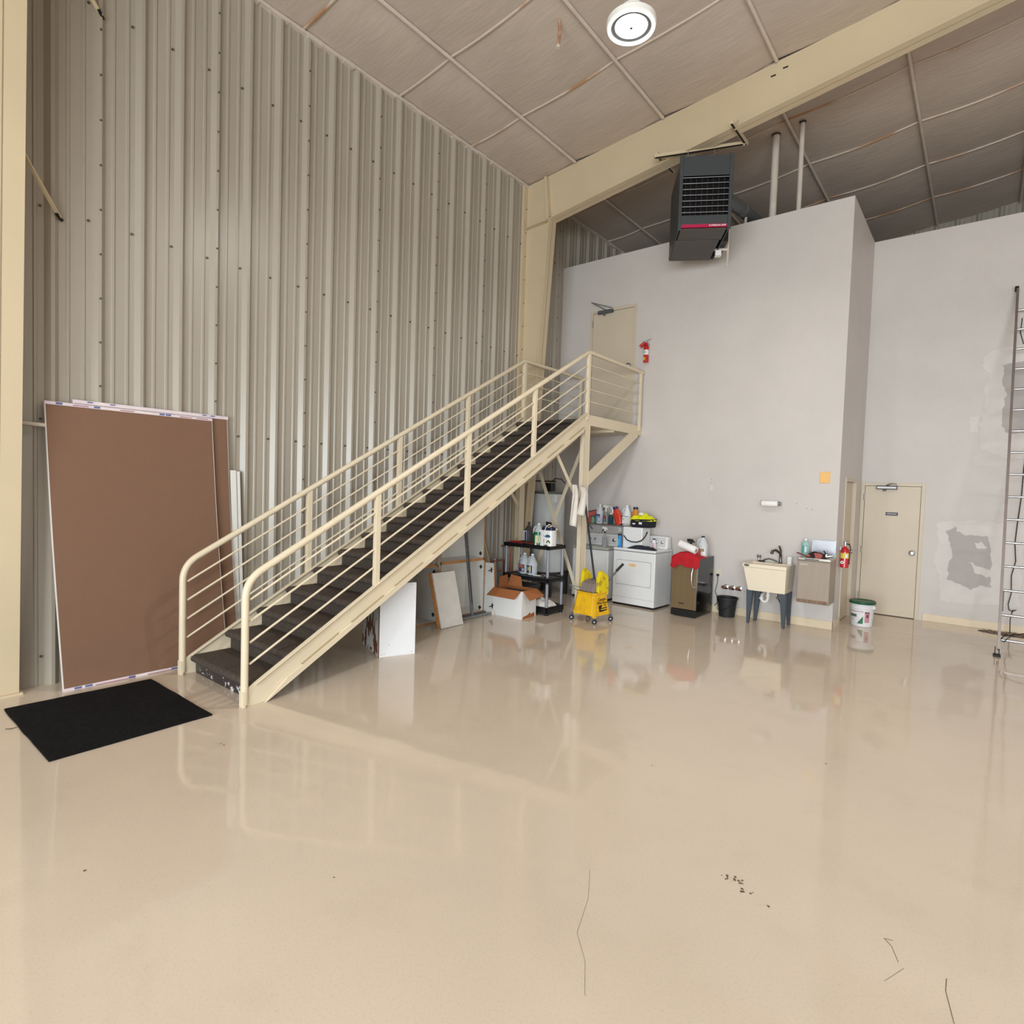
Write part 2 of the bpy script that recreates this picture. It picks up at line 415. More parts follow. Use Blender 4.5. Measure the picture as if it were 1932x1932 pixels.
# ------------------------------------------------------------------ steel portal frames
def frame(y0, first=True, dx=0, FW=.2):
    n = 'steel_column'
    lab = 'tan tapered steel frame column beside the stair landing' if first else 'tan tapered steel column at the left edge of view'
    yc = y0+FW/2
    K = (-5.594+dx, 6.083)           # knee of the inner flange
    B0 = -5.95+dx; 
    t = thing(n, lab, 'column', (0, 0, 0)); t['kind'] = 'structure'
    part('web', FRAME, t, lambda b: (b.prism([(XL+.03, 0), (B0, 0), K, (XL+.03, K[1])], 'y', yc-.005, yc+.005)))
    part('inner_flange', FRAME, t, lambda b: b.hexa([(B0-.012, y0, 0), (B0, y0, 0), (B0, y0+FW, 0), (B0-.012, y0+FW, 0)], [(K[0]-.012, y0, K[1]), (K[0], y0, K[1]), (K[0], y0+FW, K[1]), (K[0]-.012, y0+FW, K[1])]))
    part('outer_flange', FRAME, t, lambda b: b.box(XL+.0, XL+.012+.03, y0, y0+FW, 0, EAVE-.02))
    part('base_plate', FRAME, t, lambda b: b.box(XL+.04, B0+.03, y0-.02, y0+FW+.02, 0, .018))
    E_ = (RIDGE, K[1]+(RIDGE-K[0])*.1412)
    tc_ = t
    t = thing('roof_beam', 'tan tapered steel rafter crossing the ceiling from the stair column' if first else 'tan steel rafter overhead outside the top of the view', 'beam'); t['kind'] = 'structure'
    part('rafter_web', FRAME, t, lambda b: b.prism([(XL+.03, K[1]), K, E_, (RIDGE, roofz(RIDGE)-.0), (XL+.03, roofz(XL)-.0)], 'y', yc-.004, yc+.004))
    part('rafter_flange', FRAME, t, lambda b: b.hexa([(K[0], y0, K[1]), (E_[0], y0, E_[1]), (E_[0], y0+FW, E_[1]), (K[0], y0+FW, K[1])], [(K[0], y0, K[1]+.012), (E_[0], y0, E_[1]+.012), (E_[0], y0+FW, E_[1]+.012), (K[0], y0+FW, K[1]+.012)]))
    part('splice_plate', FRAME, t, lambda b: (b.hexa([(K[0]-.06, yc-.097, K[1]+.01), (K[0]-.02, yc-.097, K[1]+.01), (K[0]-.02, yc, K[1]+.01), (K[0]-.06, yc, K[1]+.01)], [(K[0]-.13, yc-.097, 6.77), (K[0]-.09, yc-.097, 6.77), (K[0]-.09, yc, 6.77), (K[0]-.13, yc, 6.77)])), bevel=.003)
    part('stiffener', FRAME, t, lambda b: b.hexa([(XL+.03, yc-.09, K[1]-.035), (K[0]-.01, yc-.09, K[1]-.005), (K[0]-.01, yc, K[1]-.005), (XL+.03, yc, K[1]-.035)], [(XL+.03, yc-.09, K[1]-.023), (K[0]-.01, yc-.09, K[1]+.007), (K[0]-.01, yc, K[1]+.007), (XL+.03, yc, K[1]-.023)]))
    part('bolts', FRAME, t, lambda b: [b.cyl((K[0]-.02-.0105*k*8, yc-.07, K[1]+.06+k*.6), (K[0]+.0-.0105*k*8, yc-.07, K[1]+.06+k*.6), .013, n=6) for k in range(2)])
    if first:
        def slots(b):
            for x, z in ((-2.30, 7.00), (-2.16, 7.045)): b.box(x-.03, x+.03, yc-.0075, yc-.005, z-.009, z+.009)
        part('slot', INK, t, slots)
    return tc_
frame(7.66)
nf = frame(.905, False, -.065, .27)
for (xa, ya, za), (xb, yb, zb) in (((-5.80, 1.165, 4.22), (-6.12, 1.47, 3.93)), ((-5.72, 1.165, 6.15), (-6.11, 1.76, 5.74))):
    part('flange_brace', FRAME, nf, lambda b: b.bar((xa, ya, za), (xb, yb, zb), .03, .012))
    part('brace_bolt', BLACK, nf, lambda b: b.cyl((xb+.03, yb-.03, zb+.02), (xb-.02, yb+.02, zb-.01), .014, n=8))
part('tie_rod', STRAP, nf, lambda b: b.cyl((-6.08, 1.17, 2.20), (-6.08, 1.62, 2.19), .016, n=8))
part('flange_bolt', FRAME, nf, lambda b: (b.cyl((-5.93, 1.14, 2.22), (-5.905, 1.14, 2.22), .014, n=6), b.cyl((-5.84, 1.13, 4.17), (-5.81, 1.13, 4.17), .014, n=6)))

# ------------------------------------------------------------------ doors
def closer(parent, x0, x1, y, z, armx, up=.13, m=DKGREY):
    part('door_closer', m, parent, lambda b: (b.rbox(x0, x1, y-.075, y-.01, z-.03, z+.03, .025, 'x'), b.cyl(((x0+x1)/2-.03, y-.04, z-.055), ((x0+x1)/2-.03, y-.04, z-.03), .022, n=10)), smooth=True)
    part('closer_arm', m, parent, lambda b: (b.bar(((x0+x1)/2, y-.05, z+.035), (armx, y-.20, z+up), .022, .008), b.bar((armx, y-.20, z+up), ((x0+x1)/2+.12, y-.02, z+.055), .018, .008)))
def door(name, label, x0, x1, y, z0, z1, knob_left=False, fr=.05, knobz=1.0):
    t = thing(name, label, 'door', (0, 0, 0)); t['kind'] = 'structure'
    part('door_frame', CREAM, t, lambda b: (b.box(x0-fr, x0, y-.012, y+.1, z0, z1+fr), b.box(x1, x1+fr, y-.012, y+.1, z0, z1+fr), b.box(x0, x1, y-.012, y+.1, z1, z1+fr)), bevel=.003)
    part('door_leaf', CREAM, t, lambda b: b.box(x0+.005, x1-.005, y+.0, y+.045, z0+.012, z1-.005), bevel=.002)
    part('threshold_shadow_gap', BLACK, t, lambda b: b.box(x0, x1, y+.05, y+.1, z0, z1)).name = 'door_gap_shade'  # black slab behind the leaf, painted shade for the gaps around it
    for h in (z1-.18, (z0+z1)/2, z0+.28):
        part('hinge', STEEL, t, lambda b: b.cyl((x0-.002, y-.014, h-.055), (x0-.002, y-.014, h+.055), .011, n=8))
    kx = x1-.075
    part('rosette', DKGREY, t, lambda b: b.cyl((kx, y-.004, z0+knobz), (kx, y+.002, z0+knobz), .042, n=18))
    part('knob', CHROME, t, lambda b: b.lathe([(.034, 0), (.034, .006), (.014, .012), (.014, .035), (.028, .045), (.031, .058), (.022, .068), (.002, .07)], n=16, mtx=Matrix.Translation((kx, y-.0, z0+knobz)) @ Matrix.Rotation(PI/2, 4, 'X')), smooth=True)
    return t
d1 = door('door_1', 'beige upper door at the stair landing with grey closer', -5.485, -4.69, YB, 2.815, 4.875, knobz=1.10)
closer(d1, -5.36, -5.08, YB, 4.865, -5.42, .15)
d2 = door('door_2', 'beige ground floor door with small dark name plate', -1.478, -.74, YR, 0, 2.01)
closer(d2, -1.315, -1.045, YR, 1.985, -1.10, .06)
part('closer_cover', mat('silver_cover', (212, 214, 218), .35), d2, lambda b: b.box(-1.305, -1.055, YR-.079, YR-.074, 1.968, 2.0), bevel=.002)
part('name_plate', mat('plate', (46, 40, 62), .4), d2, lambda b: b.box(-1.182, -1.022, YR-.006, YR+.001, 1.555, 1.605), bevel=.002)
text('plate_lettering', 'RESTROOM', .024, LABELW, d2, (-1.102, YR-.0075, 1.58), FRONT, bold=.0004)
# side door seen edge-on in the return wall
t = thing('door_3', 'side door seen edge-on in the narrow return wall', 'door'); t['kind'] = 'structure'
part('door_frame', CREAM, t, lambda b: (b.box(XC-.1, XC+.012, 9.36, 9.41, 0, 2.09), b.box(XC-.1, XC+.012, 10.19, 10.24, 0, 2.09), b.box(XC-.1, XC+.012, 9.41, 10.19, 2.04, 2.09)), bevel=.003)
part('door_leaf', CREAM, t, lambda b: b.box(XC-.08, XC-.035, 9.412, 10.188, .01, 2.036), bevel=.002)
part('knob', CHROME, t, lambda b: b.lathe([(.034, 0), (.014, .012), (.014, .03), (.028, .035), (.026, .06), (.002, .066)], n=14, mtx=Matrix.Translation((XC-.035, 10.1, 1.0)) @ Matrix.Rotation(PI/2, 4, 'Y')), smooth=True)

# ------------------------------------------------------------------ joint-compound patches on the recessed wall
COMP = mat('joint_compound', (214, 208, 204), .7, var=.03, scale=8)
COMPG = mat('raw_patch', (178, 172, 169), .7, var=.03, scale=8)
def blob(b, pts, y, seed=0, sub=9, amp=.035):
    out = []; n = len(pts)
    for i in range(n):
        (x0, z0), (x1, z1) = pts[i], pts[(i+1) % n]
        for k in range(sub):
            t_ = k/sub; x = x0+(x1-x0)*t_; z = z0+(z1-z0)*t_
            out.append((x+amp*mnoise.noise(Vector((x*14, z*14, seed))), z+amp*mnoise.noise(Vector((x*14, z*14, seed+5)))))
    b.prism(out, 'y', y, YR+.002)
def on(n, m, pts, y, s): 
    b = MB(); blob(b, pts, YR-y, s); o_ = b.done(n, m, wf); return o_
on('compound_patch', COMP, [(-.53, 1.47), (-.40, 1.52), (.45, 1.52), (.45, .36), (-.2, .34), (-.43, .32), (-.45, .62), (-.55, .95), (-.5, 1.2)], .0015, 1)
on('raw_patch', COMPG, [(-.40, 1.37), (-.35, 1.40), (-.31, 1.44), (-.30, 1.37), (-.2, 1.33), (-.02, 1.34), (.07, 1.31), (.09, 1.2), (.11, 1.1), (.12, .8), (.13, .62), (.05, .60), (-.1, .55), (-.22, .60), (-.35, .66), (-.38, .85), (-.33, 1.02), (-.36, 1.2)], .0025, 2)
on('filler_dab', COMP, [(-.08, 1.22), (0, 1.23), (.07, 1.17), (.03, 1.13), (-.05, 1.16)], .0035, 3)
on('filler_dab', COMP, [(-.14, .94), (-.02, .90), (.11, .84), (.12, .76), (.06, .74), (-.05, .80)], .0035, 4)
on('compound_patch', COMP, [(-.10, 3.86), (0, 3.96), (.9, 4.02), (.95, 2.45), (.2, 2.42), (.05, 2.5), (-.07, 2.55), (-.10, 2.9), (-.05, 3.1), (-.08, 3.4), (-.02, 3.6), (-.13, 3.75)], .0015, 5)
on('raw_patch', COMPG, [(.12, 3.75), (.85, 3.78), (.85, 2.75), (.18, 2.78), (.12, 2.95), (.16, 3.3), (.12, 3.5)], .0025, 6)
on('compound_patch', COMP, [(-.22, 3.02), (-.13, 3.02), (-.13, 2.80), (-.22, 2.80)], .0015, 7)

# ------------------------------------------------------------------ the steel stair
XN, XF = -4.476, -5.63           # near and far stringer planes
RISE, RUN, N0, Z0 = .1753, .311, 2.334, .17
st = thing('staircase', 'beige steel staircase with dark carpeted steps and landing', 'staircase', (0, 0, 0))
def zt(y): return .85+.564*(y-3.535)
def zl(y): return .655+.5595*(y-3.591)
def stringer(b, x, s):
    # web plate, with the foot cut to the floor and the head cut at the landing
    pts = [(2.262, 0), (2.42, 0), (7.20, zl(7.20)), (7.20, 2.88), (7.18, 2.88), (2.30, zt(2.30)), (2.262, .10)]
    b.prism(pts, 'x', x-.006, x+.006)
    # narrow top flange and the proud lower angle
    b.bar((x+s*.014, 2.33, zt(2.33)-.005), (x+s*.014, 7.17, zt(7.17)-.005), .044, .010, up=(0, -.49, .87))
    b.prism([(2.42, .0), (2.62, zl(2.62)+.055), (7.1, zl(7.1)+.055), (7.1, zl(7.1)), (2.43, 0)], 'x', x+s*.010, x+s*.030)
part('stringer', STAIR, st, lambda b: stringer(b, XN, 1), bevel=.002)
part('stringer', STAIR, st, lambda b: stringer(b, XF, 1), bevel=.002)
def weld_beads(b, x):
    for k in range(9):
        y = 2.75+k*.5; b.bar((x+.012, y, zl(y)+.060), (x+.012, y+.36, zl(y+.36)+.060), .034, .004)
part('weld_bead', mat('weld', (168, 150, 118), .5), st, lambda b: weld_beads(b, XN))
# carpeted steps: one mesh, copied fifteen times
def step(b):
    pr = []
    nose = .032
    for k in range(9):
        a = PI/2+PI*k/8; pr.append((.0+nose*math.cos(a)+.02, -nose+nose*math.sin(a)))
    pr += [(.045, -.07), (.045, -RISE-.0), (.06, -RISE-.02), (.06, -.03), (RUN+.07, -.03), (RUN+.07, 0)]
    b.prism(pr, 'x', XF+.03, XN-.03)
s0 = part('carpeted_step', CARPET, st, step, smooth=True); s0.location = (0, N0, Z0)
for k in range(1, 16): share(s0, st, (0, N0+k*RUN, Z0+k*RISE))
part('riser_strip', mat('foil', (60, 56, 58), .3, .3, rgb2=(225, 225, 228), scale=14, thr=(.58, .62)), st, lambda b: b.box(XF+.03, XN-.03, N0+.035, N0+.045, .0, .11))
part('tread_pan', STAIR, st, lambda b: [b.box(XF+.008, XF+.03, N0+k*RUN+.05, N0+(k+1)*RUN+.04, Z0+k*RISE-.09, Z0+k*RISE-.01) for k in range(15)], bevel=.01)
# landing
part('landing_floor', CARPET, st, lambda b: b.box(XF+.02, XN-.02, 7.10, YB-.01, 2.775, 2.80))
part('landing_beam', STAIR, st, lambda b: (b.box(XN-.012, XN, 7.2, YB-.005, 2.73, 2.88), b.box(XN-.05, XN-.012, 7.2, YB-.005, 2.73, 2.74)), bevel=.002)
part('landing_beam', STAIR, st, lambda b: (b.box(XF, XF+.012, 7.2, YB-.005, 2.73, 2.88), b.box(XF+.012, XF+.05, 7.2, YB-.005, 2.73, 2.74)), bevel=.002)
part('landing_pan', STAIR, st, lambda b: (b.box(XF+.015, XN-.015, 7.10, YB-.01, 2.745, 2.775), b.box(XF+.02, XN-.02, 8.0, 8.04, 2.70, 2.745)))
for x in (XN, XF):
    # column
    part('support_column', STAIR, st, lambda b: (b.box(x-.075, x+.005, 7.17, 7.176, 0, 2.73), b.box(x-.075, x+.005, 7.294, 7.30, 0, 2.73), b.box(x-.005, x+.001, 7.17, 7.30, 0, 2.73), b.box(x-.09, x+.02, 7.15, 7.32, 0, .012)), bevel=.001)
    # bracket brace out to the landing corner
    part('landing_brace', STAIR, st, lambda b: b.prism([(7.30, 1.86), (7.30, 2.05), (8.50, 2.73), (8.80, 2.73), (8.80, 2.70)], 'x', x-.02, x))
    # knee brace to the stringer
    part('knee_brace', STAIR, st, lambda b: (b.bar((x-.03, 6.52, 2.28), (x-.03, 7.20, 1.50), .006, .05, up=(0, 1, 0)), b.bar((x-.053, 6.54, 2.30), (x-.053, 7.22, 1.52), .05, .006, up=(0, 1, 0))))
part('cross_brace', STAIR, st, lambda b: (b.bar((XF+.03, 7.325, 2.62), (XN-.06, 7.325, .10), .006, .055, up=(1, 0, 0)),))
part('cross_brace', STAIR, st, lambda b: (b.bar((XN-.06, 7.34, 2.62), (XF+.03, 7.34, .10), .006, .055, up=(1, 0, 0)),))
# railings
RR = .029
def railz(y): return 1.006+.5575*(y-2.26)
for x in (XN, XF):
    yt = 7.20
    def rail(b):
        pts = [(x, 2.262, 0.02), (x, 2.262, .86)]
        c = (2.262+.11, .86)   # bend
        P0 = Vector((2.262, .86)); P1 = Vector((2.262, 1.006)); P2 = Vector((2.262+.13, railz(2.262+.13)))
        for k in range(1, 9):
            t_ = k/8; q = P0*(1-t_)**2+P1*2*t_*(1-t_)+P2*t_*t_; pts.append((x, q[0], q[1]))
        pts += [(x, yt-.03, railz(yt-.03)), (x, yt+.02, 3.757), (x, YB-.06, 3.757), (x, YB-.02, 3.757)]
        b.tube(pts, RR, n=14)
    part('handrail', STAIR, st, rail, smooth=True)
    part('rail_foot', STAIR, st, lambda b: b.box(x-.03, x+.03, 2.235, 2.262, 0, .13), bevel=.003)
    for yp in (3.53, 4.76, 5.96):
        part('rail_post', STAIR, st, lambda b: b.box(x-.022, x+.022, yp-.028, yp+.028, zt(yp)-.02, railz(yp)-.01), bevel=.003)
    part('rail_post', STAIR, st, lambda b: b.box(x-.022, x+.022, 7.18, 7.236, 2.80, 3.75), bevel=.003)
    part('rail_post', STAIR, st, lambda b: b.box(x-.022, x+.022, YB-.125, YB-.075, 2.80, 3.75), bevel=.003)
    for k in range(1, 5):
        d_ = .172*k
        part('rail_bar', STAIR, st, lambda b: b.cyl((x, 2.30, railz(2.30)-d_-.005), (x, 7.2, railz(7.2)-d_-.005), .0095, n=8), smooth=True)
        part('rail_bar', STAIR, st, lambda b: b.cyl((x, 7.2, 3.757-d_), (x, YB-.09, 3.757-d_), .0085, n=8), smooth=True)

# ------------------------------------------------------------------ high-bay lamps (the nearest is in view)
LED = mat('led_face', (255, 253, 248), .5, var=0, emit=6)
def lamp(x, y, z, label, power=170):
    t = thing('high_bay_lamp', label, 'lamp', (x, y, z))
    part('housing', WPLAS, t, lambda b: b.lathe([(.03, .12), (.10, .12), (.115, .05), (.19, .035), (.205, .02), (.205, -.02), (.195, -.03), (.165, -.03), (.165, .0), (.03, .0)], n=40), smooth=True)
    part('diffuser_ring', mat('frost', (235, 238, 240), .3, emit=2.2), t, lambda b: b.lathe([(.196, -.03), (.196, -.034), (.172, -.034), (.172, -.03)], n=40, loop=True))
    part('led_disc', LED, t, lambda b: b.lathe([(.132, -.012), (.132, -.020), (.016, -.022)], n=40))
    part('groove', mat('groove_grey', (120, 122, 126), .6), t, lambda b: b.lathe([(.168, -.006), (.168, -.0205), (.136, -.0205), (.136, -.006)], n=40, loop=True))
    part('sensor', DKGREY, t, lambda b: b.lathe([(.016, -.02), (.014, -.034), (.001, -.036)], n=10))
    part('bracket', WPLAS, t, lambda b: (b.box(-.03, .03, -.004, .004, .12, .26), b.box(-.05, .05, -.03, .03, .10, .125)))
    zc = roofz(x)-z-.03
    part('hanger', STRAP, t, lambda b: (b.cyl((0, 0, .25), (0, 0, zc), .004, n=6), b.tube([(.025, 0, .26), (.03, .01, .5), (.015, 0, .9), (.01, 0, zc)], .005, n=6)), smooth=True)
    l = D.lights.new('lamp_light', 'AREA'); l.shape = 'DISK'; l.size = .262; l.energy = power; l.color = (1, 1, .97); l.spread = math.radians(165)
    lo = D.objects.new('lamp_light', l); COL.objects.link(lo); lo.location = (x, y, z-.0235)
    return t
lamp(-2.497, 4.491, 5.70, 'round glowing white high-bay lamp hanging under the ceiling', 62)
for i, (x, y) in enumerate(((3.0, 4.4), (-2.5, -2.4), (3.0, -2.4), (8.5, 4.4), (8.5, -2.4))):
    lamp(x, y, 5.70, ('high-bay lamp out of view right of the first one', 'high-bay lamp behind the camera on the left', 'high-bay lamp behind the camera in the middle', 'high-bay lamp near the right wall, rear row', 'high-bay lamp near the right wall, front row')[i], 70)
# rusty strap end dangling by the seam
t = thing('hanging_strap', 'short rusty strap end dangling from the ceiling seam left of the lamp', 'strap', (-3.93, 5.45, 0))
part('strap_band', mat('rusty', (196, 168, 142), .7, rgb2=(150, 96, 62), scale=12), t, lambda b: b.tube([(0, 0, 6.98), (.01, 0, 6.85), (-.005, .0, 6.72)], .018, n=8), smooth=True)
part('strap_end', STRAP, t, lambda b: b.cyl((-.005, 0, 6.72), (-.005, 0, 6.69), .022, n=8))

# ------------------------------------------------------------------ unit heater hanging at the rafter
HT = mat('heater_grey', (64, 68, 71), .4, .1, var=.03)
hr = math.atan2(.512, .859)
t = thing('unit_heater', 'dark grey unit heater with black louvres hanging under the rafter', 'heater', (-2.975, 7.446, 0), hr)
zb, zt_ = 5.205, 6.125
w2, dp = .315, 1.05
part('cabinet', HT, t, lambda b: (b.box(-w2, w2, .03, dp, zt_-.012, zt_), b.box(-w2, -w2+.01, .03, dp, zb, zt_), b.box(w2-.01, w2, .03, dp, zb, zt_), b.box(-w2+.01, w2-.01, dp-.01, dp, zb, zt_-.012)))
part('front_panel', HT, t, lambda b: b.box(-w2+.02, w2-.02, .0, .02, 5.87, zt_-.01), bevel=.003)
part('front_panel', HT, t, lambda b: b.box(-w2+.02, w2-.02, .0, .02, zb+.05, 5.37), bevel=.003)
part('corner_post', HT, t, lambda b: b.rbox(-w2-.015, -w2+.03, -.01, .05, zb-.005, zt_+.01, .008, 'z'), bevel=.002)
part('corner_post', HT, t, lambda b: b.rbox(w2-.03, w2+.015, -.01, .05, zb-.005, zt_+.01, .008, 'z'), bevel=.002)
part('burner_cavity', mat('cavity', (10, 9, 10), .9), t, lambda b: b.box(-w2+.01, w2-.01, .10, .12, 5.34, 5.90))
for k in range(7):
    z = 5.415+k*.073
    part('louvre', mat('louvre', (112, 112, 112), .35, .6), t, lambda b: b.bar((-w2+.03, .022, z), (w2-.03, .022, z), .045, .006, up=(0, -.35, .94)))
for k in range(8):
    x = -w2+.07+k*.070
    part('heat_exchanger_tube', mat('hx', (60, 50, 50), .5, .5), t, lambda b: (b.cyl((x, .085, 5.36), (x, .085, 5.88), .012, n=6), b.cyl((x-.018, .07, 5.87), (x, .07, 5.83), .004, n=5), b.cyl((x+.018, .07, 5.87), (x, .07, 5.83), .004, n=5)))
part('brand_strip', mat('magenta', (172, 20, 70), .4), t, lambda b: b.box(-w2+.02, w2-.02, -.002, .02, zb+.012, zb+.05))
text('brand_lettering', 'G STERLING QVEF', .026, LABELW, t, (.165, -.0035, zb+.031), FRONT, bold=.0007)
part('bottom_panel', mat('heater_under', (74, 70, 66), .5), t, lambda b: (b.box(-w2+.025, w2-.035, .02, .36, zb-.004, zb+.008), b.box(-w2+.01, w2-.055, .365, dp, zb-.012, zb+.006)), bevel=.002)
part('side_panel', HT, t, lambda b: b.box(w2-.0, w2+.02, .3, dp, zb+.05, zt_-.1), bevel=.003)
part('burner_box', BLACK, t, lambda b: b.box(w2, w2+.10, .55, dp, zb+.05, zb+.45), bevel=.004)
part('gas_valve', WPLAS, t, lambda b: b.rbox(w2-.03, w2+.05, .72, .80, zb-.07, zb+.0, .01, 'z'))
part('gas_pipe', STRAP, t, lambda b: (b.tube([(w2+.04, .75, zb+.45), (w2+.14, .75, zb+.40), (w2+.14, .75, zb-.10)], .014, n=8), b.cyl((w2-.05, .75, zb+.02), (w2+.14, .75, zb+.02), .017, n=8), b.cyl((w2+.14, .75, zb-.10), (w2+.13, .75, zb-.22), .011, n=8)), smooth=True)
part('threaded_rod', GALV, t, lambda b: [b.cyl((x, y, zt_), (x, y, h_), .005, n=6) for x, y, h_ in ((-.10, .42, 6.42), (.16, .42, 6.44), (-.2, .30, 6.36))])
# struts above
t = thing('strut_hanger', 'tan slotted steel struts clamped under the rafter above the heater', 'bracket')
part('cross_strut', FRAME, t, lambda b: (b.bar((-3.72, 7.46, 6.345), (-2.73, 8.12, 6.50), .045, .045), ), bevel=.002)
part('cross_strut_slot', BLACK, t, lambda b: b.bar((-3.70, 7.455, 6.318), (-2.75, 8.09, 6.473), .02, .012))
part('long_strut', FRAME, t, lambda b: b.bar((-2.70, 7.50, 6.46), (-2.73, 8.18, 6.52), .045, .045), bevel=.002)
part('long_strut_slot', BLACK, t, lambda b: b.bar((-2.70, 7.50, 6.435), (-2.73, 8.15, 6.492), .02, .008))
part('long_strut', FRAME, t, lambda b: b.bar((-3.70, 7.48, 6.39), (-3.735, 8.12, 6.44), .045, .045), bevel=.002)
part('long_strut_slot', BLACK, t, lambda b: b.bar((-3.70, 7.60, 6.362), (-3.735, 8.10, 6.414), .02, .008))
part('flange_clamp', FRAME, t, lambda b: (b.bar((-3.70, 7.65, 6.36), (-3.70, 7.65, 6.46), .03, .03, up=(0, 1, 0)), b.bar((-2.70, 7.65, 6.44), (-2.70, 7.65, 6.56), .03, .03, up=(0, 1, 0))))
# flue, vent pipes and gas line over the wall
t = thing('flue_duct', 'dark round flue duct running from the heater over the wall', 'duct')
part('duct_pipe', DKGREY, t, lambda b: b.tube([(-3.05, 8.42, 5.98), (-3.0, 8.9, 6.0), (-2.9, 10.2, 6.05), (-2.9, 12, 6.1)], .09, n=16), smooth=True)
part('duct_collar', GALV, t, lambda b: b.cyl((-3.0, 8.9, 6.0), (-2.996, 8.95, 6.0), .097, n=16))
for nm, x, y, rr_, lab in (('vent_pipe', -2.647, 9.207, .050, 'thick white vent pipe rising through the ceiling behind the heater'), ('vent_pipe', -2.284, 9.175, .033, 'thinner white vent pipe right of the thick one')):
    t = thing(nm, lab, 'pipe', (x, y, 0), group=None)
    part('pipe_run', STRAP, t, lambda b: b.cyl((0, 0, ZT-.08), (0, 0, roofz(x)), rr_, n=16), smooth=True)
    part('roof_collar', mat('tar', (60, 50, 44), .9), t, lambda b: b.lathe([(rr_+.004, 0), (rr_+.014, .02), (rr_, .03)], (.0, 0, roofz(x)-.035), n=10))
t = thing('gas_line', 'thin white gas pipe elbowing behind the heater', 'pipe')
part('pipe_run', STRAP, t, lambda b: b.tube([(-3.10, 8.72, 6.16), (-2.97, 9.0, 6.0), (-2.97, 9.02, 5.97), (-2.975, 9.02, ZT-.03)], .018, n=8), smooth=True)
part('pipe_elbow', STRAP, t, lambda b: b.cyl((-3.17, 8.99, 6.0), (-2.95, 9.02, 6.01), .018, n=8), smooth=True)

# ------------------------------------------------------------------ things on the walls
t = thing('fire_extinguisher', 'red fire extinguisher with a horn hanging beside the upper door', 'fire extinguisher', (-4.425, YB-.055, 3.915))
part('cylinder', RED, t, lambda b: b.lathe([(.036, 0), (.042, .006), (.042, .24), (.036, .27), (.016, .295), (.014, .31)], n=20), smooth=True)
part('label', LABELW, t, lambda b: b.lathe([(.0425, .12), (.0425, .20)], n=20))
part('label_yellow', mat('lab_y', (214, 170, 60), .5), t, lambda b: b.box(-.022, .006, -.0445, -.03, .03, .085))
part('label_print', INK, t, lambda b: (b.box(-.02, .02, -.0445, -.04, .165, .17), b.box(-.015, .02, -.0445, -.04, .145, .15)))
part('valve', CHROME, t, lambda b: b.cyl((0, 0, .305), (0, 0, .345), .012, n=10), smooth=True)
part('handle', CHROME, t, lambda b: (b.bar((-.005, 0, .345), (.085, 0, .375), .018, .005), b.bar((0, 0, .335), (.065, 0, .27), .018, .005)))
part('horn', RED, t, lambda b: b.cyl((-.02, -.01, .33), (-.10, -.01, .265), .022, .030, n=14), smooth=True)
part('wall_hook', GALV, t, lambda b: b.box(-.01, .01, .0, .053, .28, .31))
t = thing('fire_extinguisher', 'red fire extinguisher low on the return wall beside the drinking fountain', 'fire extinguisher', (XC+.065, 9.20, .84))
part('cylinder', RED, t, lambda b: b.lathe([(.046, 0), (.054, .008), (.054, .22), (.046, .26), (.018, .285), (.016, .30)], n=20), smooth=True)
part('label', mat('lab_y2', (222, 196, 80), .5), t, lambda b: b.lathe([(.0545, .13), (.0545, .205)], n=20))
part('label', LABELW, t, lambda b: (b.lathe([(.001, -.0), (.022, 0), (.022, .002), (.001, .002)], n=12, mtx=Matrix.Translation((-.02, -.0525, .075)) @ Matrix.Rotation(PI/2, 4, 'X')), b.box(.012, .045, -.052, -.02, .14, .19)))
part('label_mark', BLACK, t, lambda b: b.box(-.027, -.013, -.0565, -.05, .068, .082))
part('valve', CHROME, t, lambda b: b.cyl((0, 0, .295), (0, 0, .36), .016, n=10), smooth=True)
part('handle', DKGREY, t, lambda b: (b.bar((-.02, 0, .35), (.045, -.02, .375), .018, .006), b.bar((0, 0, .335), (.05, -.03, .32), .018, .006)))
part('hose', BLACK, t, lambda b: b.tube([(.012, 0, .33), (.05, -.01, .33), (.066, -.01, .28), (.060, -.01, .15), (.058, -.01, .05)], .008, n=8), smooth=True)
part('wall_hook', GALV, t, lambda b: b.box(-.064, -.045, -.012, .012, .24, .29))

o = part('wall_plate', mat('orange_plate', (236, 186, 112), .5), None, lambda b: b.box(-1.77, -1.645, YB-.012, YB, 1.998, 2.15), bevel=.004); tag(o, 'square pale orange plate on the drywall above the fountain', 'wall plate')
t = thing('paper_towel_holder', 'white paper towel roll on a chrome wall holder above the sink', 'paper towel holder', (-2.36, YB-.075, 1.69))
part('towel_roll', mat('paper', (240, 238, 236), .9), t, lambda b: b.cyl((-.135, 0, 0), (.085, 0, 0), .042, n=24), smooth=True)
part('end_bracket', CHROME, t, lambda b: (b.box(.09, .096, -.03, .075, -.035, .035), b.box(-.142, -.138, -.03, .075, -.03, .03), b.box(-.142, .096, .070, .0745, -.02, .02), b.cyl((.096, 0, 0), (.13, 0, 0), .028, n=14)), smooth=True)
t = thing('power_outlet', 'white power outlet with a black plug behind the ice maker', 'outlet', (-3.10, YB, .60))
part('cover_plate', mat('outlet_plate', (220, 208, 184), .4), t, lambda b: b.box(-.036, .036, -.006, 0, -.06, .06), bevel=.002)
part('plug', BLACK, t, lambda b: b.rbox(-.017, .017, -.04, -.006, -.045, -.01, .006, 'z'))
